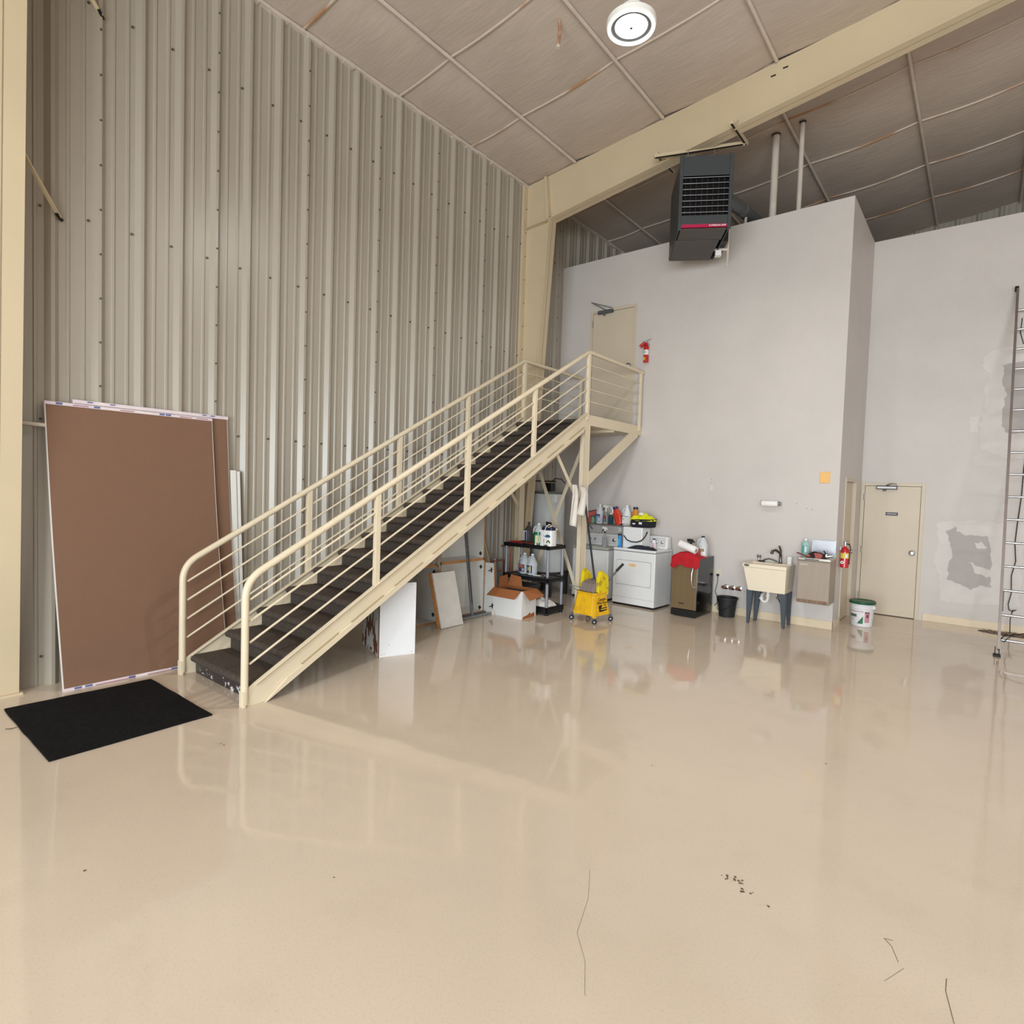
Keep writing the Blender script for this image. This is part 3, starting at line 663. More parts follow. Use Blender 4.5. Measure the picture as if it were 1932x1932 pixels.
part('cord', BLACK, t, lambda b: b.tube([(0, -.03, -.04), (.005, -.035, -.12), (-.01, -.03, -.2), (-.03, -.03, -.28), (.01, -.03, -.36), (.015, -.03, -.44), (-.03, -.03, -.5)], .004, n=6), smooth=True)
for i, (x, lab) in enumerate(((-2.975, 'left one of three copper pipe stubs on the wall above the black bucket'), (-2.872, 'middle one of three capped pipe stubs above the black bucket'), (-2.772, 'right one of three capped pipe stubs beside the sink'))):
    t = thing('pipe_stub', lab, 'pipe', (x, YB, .405), group='pipe stubs above the black bucket')
    part('escutcheon', CHROME, t, lambda b: b.lathe([(.040, 0), (.036, .012), (.014, .018)], n=16, mtx=Matrix.Rotation(PI/2, 4, 'X')), smooth=True)
    part('stub', mat('copper', (176, 116, 96), .4, .7), t, lambda b: (b.cyl((0, 0, 0), (-.012, -.06, 0), .013, n=10), b.cyl((-.012, -.06, -.012), (-.03, -.085, .008), .021, n=10)), smooth=True)

# ------------------------------------------------------------------ drywall sheets, trims, mat
t = thing('drywall_sheet', 'large brown-backed drywall sheet leaning in front, against the ribbed wall', 'drywall sheet', group='drywall sheets leaning on the ribbed wall')
def bowed(b, y0, y1, xb, xt, zt, th, bow, dy=0, ny=1, nz=14, yo=.0):
    rows = []
    for k in range(nz+1):
        v = k/nz; x = xb+(xt-xb)*v - bow*math.sin(PI*v)*1.0; z = zt*v
        yy0 = y0+dy*v; yy1 = y1+dy*v
        rows.append([b.b.verts.new(p) for p in ((x, yy0, z), (x, yy1, z), (x-th, yy1, z+.0), (x-th, yy0, z+.0))])
    for a, c in zip(rows, rows[1:]):
        for i in range(4): b.b.faces.new((a[i], a[(i+1) % 4], c[(i+1) % 4], c[i]))
    b.b.faces.new(rows[0][::-1]); b.b.faces.new(rows[-1])
part('sheet_core', GYPW, t, lambda b: bowed(b, 1.425, 2.775, -5.835, -6.075, 2.395, .026, .035, dy=-.07), smooth=True)
part('back_paper', BROWNP, t, lambda b: bowed(b, 1.431, 2.769, -5.833, -6.073, 2.393, .003, .035, dy=-.07), smooth=True)
TAPE = mat('end_tape', (226, 214, 214), .5, rgb2=(206, 190, 200), scale=8)
def tape(b, xb, y0, y1, z0, z1): b.box(xb-.03, xb+.004, y0, y1, z0, z1)
part('end_tape', TAPE, t, lambda b: b.hexa([(-6.105, 1.357, 2.372), (-6.068, 1.357, 2.372), (-6.068, 2.705, 2.372), (-6.105, 2.705, 2.372)], [(-6.107, 1.355, 2.398), (-6.071, 1.355, 2.398), (-6.071, 2.705, 2.398), (-6.107, 2.705, 2.398)]))
part('end_tape', TAPE, t, lambda b: b.hexa([(-5.865, 1.423, 0), (-5.829, 1.423, 0), (-5.829, 2.777, 0), (-5.865, 2.777, 0)], [(-5.87, 1.423, .022), (-5.834, 1.423, .022), (-5.834, 2.777, .022), (-5.87, 2.777, .022)]))
INKB = mat('tape_blue', (96, 104, 150), .6); INKR = mat('tape_red', (150, 50, 70), .6)
for y in (1.43, 1.70, 2.22, 2.275): part('tape_print', INKB, t, lambda b: b.box(-6.0695, -6.0665, y, y+.045, 2.377, 2.394))
for y in (1.50, 1.575, 1.9, 2.25): part('tape_print', INKB, t, lambda b: b.box(-5.8335, -5.8275, y, y+.05, .004, .019))
for y in (1.55, 1.90, 2.40, 2.55): part('tape_print', INKR, t, lambda b: b.box(-6.0695, -6.0665, y, y+.11, 2.381, 2.386))
for y in (1.65, 2.05): part('tape_print', INKR, t, lambda b: b.box(-5.8335, -5.8275, y, y+.3, .003, .007))
t = thing('drywall_sheet', 'second brown drywall sheet behind, its edge showing to the right', 'drywall sheet', group='drywall sheets leaning on the ribbed wall')
part('sheet_core', GYPW, t, lambda b: bowed(b, 1.62, 2.93, -5.92, -6.106, 2.43, .004, .03, dy=-.06), smooth=True)
part('back_paper', BROWNP, t, lambda b: bowed(b, 1.626, 2.924, -5.917, -6.1035, 2.428, .003, .03, dy=-.06), smooth=True)
part('end_tape', TAPE, t, lambda b: b.box(-6.113, -6.098, 1.555, 2.875, 2.405, 2.436))
for y in (1.66, 1.83, 2.62, 2.7): part('tape_print', INKB, t, lambda b: b.box(-6.0985, -6.0965, y, y+.04, 2.42, 2.43))
for lab, y, z, w_ in (('white narrow trim board leaning right of the drywall sheets', 2.93, 1.89, .06), ('thin white strip beside the narrow trim board', 3.0, 1.88, .03)):
    o = part('trim_board', MEL, None, lambda b: b.hexa([(-6.02, y, 0), (-6.0, y, 0), (-6.0, y+w_, 0), (-6.02, y+w_, 0)], [(-6.11, y-.03, z), (-6.09, y-.03, z), (-6.09, y-.03+w_, z), (-6.11, y-.03+w_, z)])); tag(o, lab, 'board')
MATB = mat('mat_black', (24, 24, 25), .9, var=.3, scale=30, bump=.9, bscale=160, spec=.15)
t = thing('floor_mat', 'black ribbed rubber-backed mat on the floor by the stair foot', 'mat')
def matm(b):
    c = [(-5.686, 1.020), (-5.658, 2.016), (-4.483, 2.018), (-4.457, 1.014)]
    n = 14; g = []
    for j in range(n+1):
        for i in range(n+1):
            U = i/n; V = j/n
            p = [(c[0][k]*(1-U)+c[1][k]*U)*(1-V)+(c[3][k]*(1-U)+c[2][k]*U)*V for k in range(2)]
            e = .006*mnoise.noise(Vector((p[0]*5, p[1]*5, 3))) if i in (0, n) or j in (0, n) else 0
            g.append((p[0]+e, p[1]+e, .012+.0015*mnoise.noise(Vector((p[0]*6, p[1]*6, 0)))))
    f_ = [(j*(n+1)+i, j*(n+1)+i+1, (j+1)*(n+1)+i+1, (j+1)*(n+1)+i) for j in range(n) for i in range(n)]
    vs = b._add(g, f_)
    ed = [i for i in range(n+1)]+[i*(n+1)+n for i in range(1, n+1)]+[n*(n+1)+i for i in range(n-1, -1, -1)]+[i*(n+1) for i in range(n-1, 0, -1)]
    lo = [b.b.verts.new((vs[i].co.x, vs[i].co.y, 0)) for i in ed]
    for k in range(len(ed)): b.b.faces.new((vs[ed[k]], vs[ed[(k+1) % len(ed)]], lo[(k+1) % len(ed)], lo[k]))
part('pile', MATB, t, matm)
part('loose_thread', BLACK, t, lambda b: b.tube([(-5.23, 1.02, .006), (-5.22, .98, .004), (-5.25, .95, .003)], .002, n=4))

# ------------------------------------------------------------------ melamine cabinets and boards under the stair
HINGE = mat('hinge_black', (44, 40, 38), .5, .3)
def hinge(parent, x, y, z, nx=0, ny=-1):
    def f_(b):
        if ny: b.box(x-.026, x+.026, y+ny*.012, y, z-.007, z+.007); b.box(x-.008, x+.008, y+ny*.014, y, z-.026, z+.026)
        else: b.box(x, x+nx*.012, y-.026, y+.026, z-.007, z+.007); b.box(x, x+nx*.014, y-.008, y+.008, z-.026, z+.026)
    part('hinge_plate', HINGE, parent, f_)
T = .018
def carcass(name, label, x0, x1, y0, y1, z0, z1, mid=None, edge=True):
    """open front looking towards +x"""
    t = thing(name, label, 'cabinet', ((x0+x1)/2, (y0+y1)/2, z0), group=None)
    X0, X1, Y0, Y1, H = x0-(x0+x1)/2, x1-(x0+x1)/2, y0-(y0+y1)/2, y1-(y0+y1)/2, z1-z0
    part('side_panel', MEL, t, lambda b: b.box(X0, X1, Y0, Y0+T, 0, H)); part('side_panel', MEL, t, lambda b: b.box(X0, X1, Y1-T, Y1, 0, H))
    part('top_panel', MEL, t, lambda b: b.box(X0, X1, Y0+T, Y1-T, H-T, H)); part('bottom_panel', MEL, t, lambda b: b.box(X0, X1, Y0+T, Y1-T, 0, T))
    part('back_panel', MEL, t, lambda b: b.box(X0, X0+.006, Y0+T, Y1-T, T, H-T))
    if mid is not None: part('shelf', MEL, t, lambda b: b.box(X0+.01, X1-.03, Y0+T, Y1-T, mid, mid+T))
    part('edge_band', WOODE, t, lambda b: (b.box(X1, X1+.002, Y0, Y1, H-T, H), b.box(X1, X1+.002, Y0, Y0+T, 0, H), b.box(X1, X1+.002, Y1-T, Y1, 0, H), b.box(X1, X1+.002, Y0, Y1, 0, T)))
    return t, X0, X1, Y0, Y1, H
t, a0, a1, b0, b1, H = carcass('open_cabinet', 'open white cabinet carcass on the floor, right one under the stairs', -5.86, -5.50, 5.38, 6.255, 0.02, .775)
for z in (.055, .64): hinge(t, a1-.05, b1-T, z)
t, a0, a1, b0, b1, H = carcass('open_cabinet', 'shadowed open cabinet carcass, left one under the stairs', -5.98, -5.52, 4.80, 5.36, 0.0, .755)
for z in (.10, .665): hinge(t, a1-.05, b1-T, z)
t, a0, a1, b0, b1, H = carcass('open_cabinet', 'open white cabinet stacked on the right floor cabinet', -5.84, -5.50, 5.38, 6.24, .777, 1.48)
hinge(t, a1-.05, b1-T, .075)
part('cut_hole', BLACK, t, lambda b: b.box(a0+.007, a0+.012, b0+.1, b0+.16, .1, .15))
t, a0, a1, b0, b1, H = carcass('small_cabinet', 'small brown-edged cabinet box stacked on the left floor cabinet', -5.95, -5.55, 5.06, 5.36, .757, 1.05)
part('outlet_cover', LABELW, t, lambda b: b.box(a0+.01, a0+.02, .02, .10, .08, .14))
# spotted side cabinet and its white face, nearest the camera
PEEL = mat('peeled_melamine', (214, 212, 208), .5, rgb2=(112, 72, 50), scale=9, thr=(.505, .52), stretch=(1, 1.1, .6))
ang = math.atan2(.144, .364)    # turned so one corner points at the viewer
t = thing('base_cabinet', 'white cabinet box with a scratched peeling side under the stringer', 'cabinet', (-4.795, 3.835, 0), 0)
ux = Vector((.368, .930, 0)).normalized(); uy = Vector((-.930, .368, 0)).normalized()
R_ = Matrix(((ux.x, uy.x, 0, 0), (ux.y, uy.y, 0, 0), (0, 0, 1, 0), (0, 0, 0, 1)))
t.rotation_euler = R_.to_euler()
part('front_board', mat('melamine_bright', (232, 232, 234), .4, var=.01), t, lambda b: b.box(.006, .395, 0, T, .0, .765), bevel=.001)
part('side_board', PEEL, t, lambda b: b.box(.0, T, T+.002, .62, 0, .76))
part('side_board', MEL, t, lambda b: b.box(.38, .395, T+.002, .62, 0, .76))
part('back_board', MEL, t, lambda b: b.box(T, .38, .602, .62, 0, .76))
part('top_board', MEL, t, lambda b: b.box(T, .38, T, .602, .742, .76))
part('dark_edge', mat('dark_edge', (120, 92, 76), .7), t, lambda b: b.box(-.002, .006, -.001, T+.002, 0, .765))
part('screw_hole', INK, t, lambda b: [b.cyl((x, -.0005, z), (x, .002, z), .004, n=6) for x, z in ((.34, .745), (.36, .03), (.06, .03), (.11, .12), (.03, .025))])
# leaning stack of short boards
t = thing('board_stack', 'three short melamine boards leaning together in front of the cabinets', 'board stack', (-5.21, 5.13, 0))
ln = Matrix.Rotation(math.radians(-10), 4, 'X') 
def lean(b, k, y0, y1, w, h, yo, zz=0):
    mt = Matrix.Translation((-k*.024, yo, 0)) @ Matrix.Rotation(math.radians(-16), 4, 'Y')
    b.box(-.018, 0, y0, y1, zz, h, mt)
part('front_board', mat('board_grey', (224, 220, 214), .5), t, lambda b: b.hexa([(-.018, .02, .005), (0, .02, .005), (0, .41, .005), (-.018, .41, .005)], [(-.118, -.07, .70), (-.10, -.07, .70), (-.10, .32, .70), (-.118, .32, .70)]), bevel=.001)
for k in (1, 2):
    part('inner_board', WOODE, t, lambda b: b.hexa([(-.018-.022*k, .02-.010*k, .005), (-.022*k, .02-.010*k, .005), (-.022*k, .38, .005), (-.018-.022*k, .38, .005)], [(-.118-.021*k, -.07-.010*k, .695), (-.10-.021*k, -.07-.010*k, .695), (-.10-.021*k, .3, .695), (-.118-.021*k, .3, .695)]))
# galvanised channel leaning and its track on the floor
t = thing('steel_channel', 'galvanised metal stud leaning upright against the cabinets', 'metal stud')
part('web', GALV, t, lambda b: (b.bar((-5.38, 5.89, .0), (-5.47, 5.74, 1.62), .045, .004, up=(1, 0, .05)), b.bar((-5.372, 5.868, .0), (-5.462, 5.718, 1.62), .004, .022, up=(1, 0, .05)), b.bar((-5.372, 5.912, .0), (-5.462, 5.762, 1.62), .004, .022, up=(1, 0, .05))))
part('knockout', BLACK, t, lambda b: b.bar((-5.373, 5.878, .2), (-5.448, 5.752, 1.4), .008, .002, up=(1, 0, .05)))
t = thing('steel_track', 'galvanised track lying on the floor before the cabinets', 'metal track')
part('web', GALV, t, lambda b: (b.box(-5.47, -5.36, 5.62, 6.30, .0, .003), b.box(-5.47, -5.467, 5.62, 6.30, 0, .035), b.box(-5.363, -5.36, 5.62, 6.30, 0, .035)))
# hinged white door panel standing at the right end, big board behind
t = thing('cabinet_door', 'narrow white cabinet door with black hinges standing right of the cabinets', 'cabinet door')
part('door_panel', MEL, t, lambda b: b.hexa([(-5.55, 6.275, .0), (-5.30, 6.275, .0), (-5.30, 6.293, .0), (-5.55, 6.293, .0)], [(-5.62, 6.335, .715), (-5.40, 6.335, .715), (-5.40, 6.353, .715), (-5.62, 6.353, .715)]))
part('edge_band', WOODE, t, lambda b: b.hexa([(-5.30, 6.275, .0), (-5.297, 6.275, .0), (-5.297, 6.293, .0), (-5.30, 6.293, .0)], [(-5.40, 6.335, .715), (-5.397, 6.335, .715), (-5.397, 6.353, .715), (-5.40, 6.353, .715)]))
part('hinge_plate', HINGE, t, lambda b: (b.bar((-5.40, 6.270, .10), (-5.33, 6.27, .13), .012, .012), b.bar((-5.345, 6.27, .085), (-5.35, 6.27, .155), .012, .012, up=(1, 0, 0)), b.bar((-5.47, 6.31, .60), (-5.40, 6.31, .63), .012, .012), b.bar((-5.415, 6.31, .585), (-5.42, 6.31, .655), .012, .012, up=(1, 0, 0))))
t = thing('plywood_board', 'tall grey-brown board leaning behind the white cabinet door', 'board')
part('board_face', mat('ply_grey', (158, 146, 134), .7), t, lambda b: b.hexa([(-5.92, 6.34, 0), (-5.90, 6.34, 0), (-5.64, 6.78, 0), (-5.66, 6.80, 0)], [(-6.08, 6.42, 1.60), (-6.06, 6.42, 1.60), (-5.99, 6.52, 1.60), (-6.01, 6.54, 1.60)]))
part('board_edge', mat('ply_edge', (200, 182, 156), .6), t, lambda b: b.hexa([(-5.652, 6.772, 0), (-5.63, 6.772, 0), (-5.63, 6.80, 0), (-5.652, 6.80, 0)], [(-6.002, 6.512, 1.60), (-5.98, 6.512, 1.60), (-5.98, 6.54, 1.60), (-6.002, 6.54, 1.60)]))

# ------------------------------------------------------------------ containers: one builder per kind
def lab_rect(t, x0, x1, yf, z0, z1, m, marks=()):
    part('label', m, t, lambda b: b.box(x0, x1, yf-.001, yf+.004, z0, z1))
    for mm, (c0, c1, d0, d1) in marks:
        part('label_print', mm, t, lambda b: b.box(x0+(x1-x0)*c0, x0+(x1-x0)*c1, yf-.002, yf, z0+(z1-z0)*d0, z0+(z1-z0)*d1))
def jug(label, loc, h=.31, w=.15, body=CLEAR, cap=WPLAS, rz=0, labm=None, marks=(), liquid=None, name='jug', cat='jug', group=None):
    t = thing(name, label, cat, loc, rz, group)
    r = w/2; k = h/.31
    part('body', body, t, lambda b: b.lathe([(r*.9, 0), (r, .012*k), (r, .165*k), (r*.92, .185*k), (r*.40, .275*k), (r*.27, .285*k), (r*.27, .295*k)], n=20), smooth=True)
    part('cap', cap, t, lambda b: b.lathe([(r*.33, .29*k), (r*.33, .31*k), (.001, .312*k)], n=12), smooth=True)
    part('handle', body, t, lambda b: b.tube([(-r*.28, 0, .272*k), (-r*.75, 0, .255*k), (-r*.98, 0, .215*k), (-r*.97, 0, .16*k)], .010*k, n=8), smooth=True)
    if liquid is not None: part('liquid', liquid[0], t, lambda b: b.lathe([(r*1.004, .004), (r*1.004, liquid[1])], n=20), smooth=True)
    if labm is not None: lab_rect(t, -r*.62, r*.62, -r*.98, .03*k, .14*k, labm, marks)
    return t
def bottle(label, loc, h, w, body, cap, rz=0, name='bottle', cat='bottle', capr=.4, shoulder=.72, labm=None, marks=(), tilt=0, group=None, sy=1):
    t = thing(name, label, cat, loc, rz, group)
    if tilt: t.rotation_euler = (0, tilt, rz)
    r = w/2
    part('body', body, t, lambda b: b.lathe([(r*.92, 0), (r, .008), (r, h*shoulder), (r*.9, h*(shoulder+.05)), (r*capr, h*.87), (r*capr, h*.89)], n=18, sy=sy), smooth=True)
    part('cap', cap, t, lambda b: b.lathe([(r*capr*1.15, h*.88), (r*capr*1.15, h), (.001, h+.001)], n=12), smooth=True)
    if labm is not None: lab_rect(t, -r*.6, r*.6, -r*sy*.96, h*.15, h*.6, labm, marks)
    return t
def sprayer_head(t, z, m, k=1):
    part('trigger_head', m, t, lambda b: (b.cyl((0, 0, z), (0, 0, z+.045*k), .011*k, n=8), b.hexa([(-.045*k, -.011, z+.045*k), (.055*k, -.011, z+.03*k), (.055*k, .011, z+.03*k), (-.045*k, .011, z+.045*k)], [(-.045*k, -.010, z+.075*k), (.02*k, -.010, z+.075*k), (.02*k, .010, z+.075*k), (-.045*k, .010, z+.075*k)])))
    part('trigger', BLACK, t, lambda b: b.bar((-.025*k, 0, z+.045*k), (-.055*k, 0, z-.005), .012, .008, up=(0, 1, 0)))
def cloth(b, cx, cy, z0, rx, ry, h, seed, n=18, droop=0, fy=None):
    g = []
    for j in range(n+1):
        row = []
        for i in range(n+1):
            U = i/n*2-1; V = j/n*2-1; d_ = max(abs(U), abs(V)); e = 1-d_**2.2
            x = cx+rx*U*(1+.12*mnoise.noise(Vector((U*2, V*2, seed)))); y = cy+ry*V*(1+.15*mnoise.noise(Vector((U*2, V*2, seed+9))))
            z = z0+h*e*(.75+.5*mnoise.noise(Vector((U*2.3, V*2.3, seed+3))))+.22*h*e*abs(mnoise.noise(Vector((U*6, V*6, seed+4))))
            if fy is not None and y < fy: z -= (fy-y)*droop
            row.append(b.b.verts.new((x, y, max(z, z0-9))))
        g.append(row)
    for j in range(n):
        for i in range(n): b.b.faces.new((g[j][i], g[j][i+1], g[j+1][i+1], g[j+1][i]))
def soften(o, th=.003, lv=1):
    m_ = o.modifiers.new('thick', 'SOLIDIFY'); m_.thickness = th
    if lv: s_ = o.modifiers.new('sub', 'SUBSURF'); s_.levels = lv; s_.render_levels = lv
    return o

# ------------------------------------------------------------------ black plastic shelf unit
SX0, SX1, SY0, SY1 = -5.55, -4.73, 6.735, 7.16
t = thing('shelf_unit', 'black plastic shelf unit with grey tube posts beside the mop bucket', 'shelf unit', ((SX0+SX1)/2, (SY0+SY1)/2, 0))
hx, hy = (SX1-SX0)/2, (SY1-SY0)/2
for z0, z1 in ((.035, .115), (.47, .525), (.935, .99)):
    part('shelf', BLACK, t, lambda b: (b.box(-hx, hx, -hy, hy, z1-.02, z1-.008), b.box(-hx, hx, -hy, -hy+.02, z0, z1), b.box(-hx, hx, hy-.02, hy, z0, z1), b.box(-hx, -hx+.02, -hy, hy, z0, z1), b.box(hx-.02, hx, -hy, hy, z0, z1), [b.box(-hx, hx, y-.006, y+.006, z0+.01, z1-.02) for y in (-.1, 0, .1)]), bevel=.003)
PG = mat('grey_post', (138, 140, 150), .35, .1)
for x in (-hx+.03, hx-.03):
    for y in (-hy+.03, hy-.03):
        for z0, z1 in ((.115, .455), (.54, .935)):
            part('post', PG, t, lambda b: b.cyl((x, y, z0), (x, y, z1), .022, n=14), smooth=True)
        part('foot', BLACK, t, lambda b: (b.cyl((x, y, 0), (x, y, .04), .026, .03, n=12), b.cyl((x, y, .45), (x, y, .47), .03, n=12), b.cyl((x, y, .52), (x, y, .545), .03, n=12)))
P9 = .988
bottle('brown gallon solvent bottle with white label on the shelf top, left end', (-5.24, 6.93, P9), .315, .155, mat('amber_clear', (92, 84, 80), .25, trans=.3, ior=1.2), BLACK, name='jug', cat='jug', capr=.2, shoulder=.55, labm=mat('lab_lil', (196, 196, 214), .5), marks=((LABELB, (.78, 1, 0, 1)), (INK, (.1, .5, .2, .24)), (INK, (.1, .5, .4, .44)), (INK, (.1, .5, .6, .64))))
jug('gallon jug half full of green liquid behind the white sprayer', (-5.015, 6.87, P9), .31, .15, CLEAR, WPLAS, rz=.6, liquid=(mat('green_liq', (30, 116, 84), .25), .185), labm=mat('lab_cream', (214, 204, 150), .5))
t = thing('pump_sprayer', 'white pump sprayer tank with navy lid on the shelf top', 'sprayer', (-4.815, 6.83, P9))
part('tank', WPLAS, t, lambda b: (b.rbox(-.105, .105, -.075, .075, .02, .225, .035, 'z'), b.rbox(-.10, -.03, -.075, .075, 0, .03, .02, 'z'), b.rbox(.03, .10, -.075, .075, 0, .03, .02, 'z')), bevel=.006, smooth=True)
NAVY = mat('navy_plastic', (30, 34, 66), .4)
part('lid', NAVY, t, lambda b: (b.rbox(-.09, .10, -.06, .06, .222, .262, .03, 'z'), b.cyl((-.06, 0, .24), (-.06, 0, .285), .03, n=14)), smooth=True)
part('pump_handle', BLACK, t, lambda b: b.tube([(-.035, 0, .30), (-.035, 0, .325), (.045, 0, .325), (.045, 0, .30)], .011, n=8, closed=True), smooth=True)
part('pump_rod', mat('copperish', (196, 140, 92), .5), t, lambda b: b.cyl((0.005, 0, .25), (0.005, 0, .315), .013, n=8), smooth=True)
part('hose', WPLAS, t, lambda b: b.tube([(-.08, -.03, .25), (-.095, -.07, .22), (-.06, -.085, .18), (-.01, -.085, .21), (.01, -.07, .28), (.05, -.05, .31), (.08, -.03, .285), (.03, -.06, .27)], .005, n=7), smooth=True)
part('wand', BLACK, t, lambda b: b.tube([(.02, -.03, .285), (.09, -.03, .275), (.155, -.03, .25)], .007, n=8), smooth=True)
part('nozzle', WPLAS, t, lambda b: b.cyl((.15, -.03, .252), (.175, -.03, .242), .009, n=8))
part('logo_blue', mat('logo_blue', (44, 98, 150), .5), t, lambda b: b.prism([(-.01, .135), (.02, .165), (.07, .165), (.09, .135), (.07, .125), (.02, .125)], 'y', -.0768, -.074))
def arch(b):
    o_ = [(.055+.034*math.cos(a), .045+.044*math.sin(a)) for a in [PI*k/10 for k in range(11)]]; i_ = [(.055+.015*math.cos(a), .045+.022*math.sin(a)) for a in [PI*k/10 for k in range(10, -1, -1)]]
    b.prism(o_+i_, 'y', -.0768, -.074)
part('logo_green', mat('logo_green', (86, 98, 50), .5), t, arch)
part('logo_print', INK, t, lambda b: (b.box(-.035, -.012, -.0768, -.074, .150, .156), b.box(-.03, -.005, -.0768, -.074, .132, .137), b.box(-.025, -.018, -.0768, -.074, .05, .10)))
for lab, x0, y0, x1, y1, m_ in (('red-handled tool lying on the shelf top at the left', -5.48, 6.80, -5.27, 6.83, RED), ('dark red screwdriver lying beside the brown jug on the shelf top', -5.18, 6.79, -5.04, 6.77, mat('rust_red', (130, 52, 38), .5))):
    t = thing('hand_tool', lab, 'tool', (0, 0, P9))
    part('grip', m_, t, lambda b: b.cyl((x0, y0, .014), (x1, y1, .014), .013, n=8), smooth=True)
    part('shank', STEEL, t, lambda b: b.cyl((x1, y1, .014), (x1+(x1-x0)*.5, y1+(y1-y0)*.5, .012), .004, n=6))
o = MB(); o.lathe([(.001, 0), (.014, .003), (.017, .014), (.012, .026), (.001, .03)], n=10); o = o.done('round_knob', WPLAS, None, smooth=True); o.location = (-4.985, 6.745+.02, P9); tag(o, 'small white round knob at the front edge of the shelf top', 'knob')
# middle shelf
P5 = .523
jug('clear gallon jug with purple and orange label, left on the middle shelf', (-5.33, 6.97, P5), .31, .15, CLEAR, WPLAS, labm=mat('lab_purp', (70, 50, 84), .5), marks=((mat('lab_or', (196, 110, 70), .5), (.1, .9, .6, .9)), (LABELW, (.7, .9, .1, .5))))
jug('clear gallon jug with dark blue label, right on the middle shelf', (-5.17, 6.95, P5), .31, .15, CLEAR, WPLAS, labm=mat('lab_navy', (36, 38, 60), .5), marks=((mat('lab_gold', (178, 168, 110), .5), (.15, .6, .3, .8)), (LABELW, (.62, .8, .05, .95))))
bottle('purple-tinted squeeze bottle with black top behind the clear jugs', (-5.43, 7.00, P5), .26, .075, mat('lilac', (150, 140, 170), .4), BLACK, shoulder=.5, capr=.3)
t = thing('caulk_gun', 'caulking gun lying on the middle shelf behind the post', 'caulking gun', (0, 0, P5))
part('rod', STEEL, t, lambda b: b.cyl((-4.98, 6.84, .02), (-4.78, 6.87, .02), .004, n=6))
part('barrel', WPLAS, t, lambda b: b.cyl((-5.06, 6.83, .016), (-4.90, 6.85, .016), .008, n=8), smooth=True)
part('grip', STEEL, t, lambda b: b.rbox(-4.90, -4.84, 6.80, 6.83, 0, .05, .01, 'y'), smooth=True)
# bottom shelf: folded cloths, bin behind
CLO = mat('white_cloth', (232, 226, 218), .9, var=.04, bump=.3, bscale=80)
o = soften(part('folded_towels', CLO, None, lambda b: cloth(b, -4.93, 6.90, .115, .17, .13, .12, 4), smooth=True), .02); tag(o, 'white folded rags on the bottom shelf', 'towels')
t = thing('storage_bin', 'dark grey plastic bin on the bottom shelf behind the cardboard box', 'bin', (-5.32, 6.94, .108))
part('bin_body', mat('bin_grey', (66, 66, 68), .5), t, lambda b: (b.hexa([(-.16, -.12, 0), (.16, -.12, 0), (.16, .12, 0), (-.16, .12, 0)], [(-.19, -.15, .25), (.19, -.15, .25), (.19, .15, .25), (-.19, .15, .25)])), bevel=.01)
part('bin_rim', mat('bin_grey', (66, 66, 68), .5), t, lambda b: (b.box(-.205, .205, -.165, -.145, .24, .262), b.box(-.205, .205, .145, .165, .24, .262), b.box(-.205, -.185, -.145, .145, .24, .262), b.box(.185, .205, -.145, .145, .24, .262)))
# ------------------------------------------------------------------ cardboard box
WCARD = mat('white_card', (226, 224, 222), .7, var=.02)
ba = math.atan2(.07, -.5)
t = thing('cardboard_box', 'open white cardboard box with brown flaps on the floor', 'box', (-4.845, 6.305, 0), math.radians(3))
bw, bd, bh = .50, .355, .385
part('box_wall', WCARD, t, lambda b: b.box(-bw, 0, 0, .005, 0, bh)); part('box_wall', WCARD, t, lambda b: b.box(-.005, 0, .005, bd, 0, bh))
part('box_wall', CARD, t, lambda b: b.box(-bw, 0, bd-.005, bd, 0, bh)); part('box_wall', CARD, t, lambda b: b.box(-bw, -bw+.005, .005, bd-.005, 0, bh))
part('box_bottom', CARD, t, lambda b: b.box(-bw+.005, -.005, .005, bd-.005, .0, .006))
def flap(b, p, q, d_, tz, th=.004):
    p = Vector(p); q = Vector(q); v = Vector(d_)
    b.hexa([p, q, q+v*1, p+v*1], [a+Vector((0, 0, th)) for a in (p, q, q+v, p+v)])
part('flap', CARD, t, lambda b: b.hexa([(-bw, 0, bh), (-.02, 0, bh), (-.06, -.10, bh-.105), (-bw-.045, -.10, bh-.10)], [(-bw, .004, bh+.003), (-.02, .004, bh+.003), (-.06, -.096, bh-.102), (-bw-.045, -.096, bh-.097)]))
part('flap', CARD, t, lambda b: b.hexa([(0, .02, bh), (0, bd, bh), (.12, bd+.02, bh-.085), (.10, .04, bh-.12)], [(-.003, .02, bh+.004), (-.003, bd, bh+.004), (.12, bd+.02, bh-.081), (.10, .04, bh-.116)]))
part('flap', CARD, t, lambda b: b.hexa([(-bw, bd, bh), (-.25, bd, bh), (-.30, bd+.04, bh+.13), (-bw+.02, bd+.04, bh+.15)], [(-bw, bd-.004, bh), (-.25, bd-.004, bh), (-.30, bd+.036, bh+.13), (-bw+.02, bd+.036, bh+.15)]))
part('flap', CARD, t, lambda b: b.hexa([(-bw, .12, bh), (-bw, bd, bh), (-bw-.02, bd, bh+.15), (-bw-.015, .16, bh+.13)], [(-bw+.004, .12, bh), (-bw+.004, bd, bh), (-bw-.016, bd, bh+.15), (-bw-.011, .16, bh+.13)]))
part('packing', mat('dark_foam', (60, 64, 66), .8), t, lambda b: b.box(-bw+.02, -.02, .02, bd-.02, .01, .345), bevel=.01)
part('torn_patch', CARD, t, lambda b: b.prism([(.02, .0), (.32, .0), (.31, .06), (.22, .045), (.20, .075), (.15, .045), (.03, .03)], 'x', .0002, .0015))
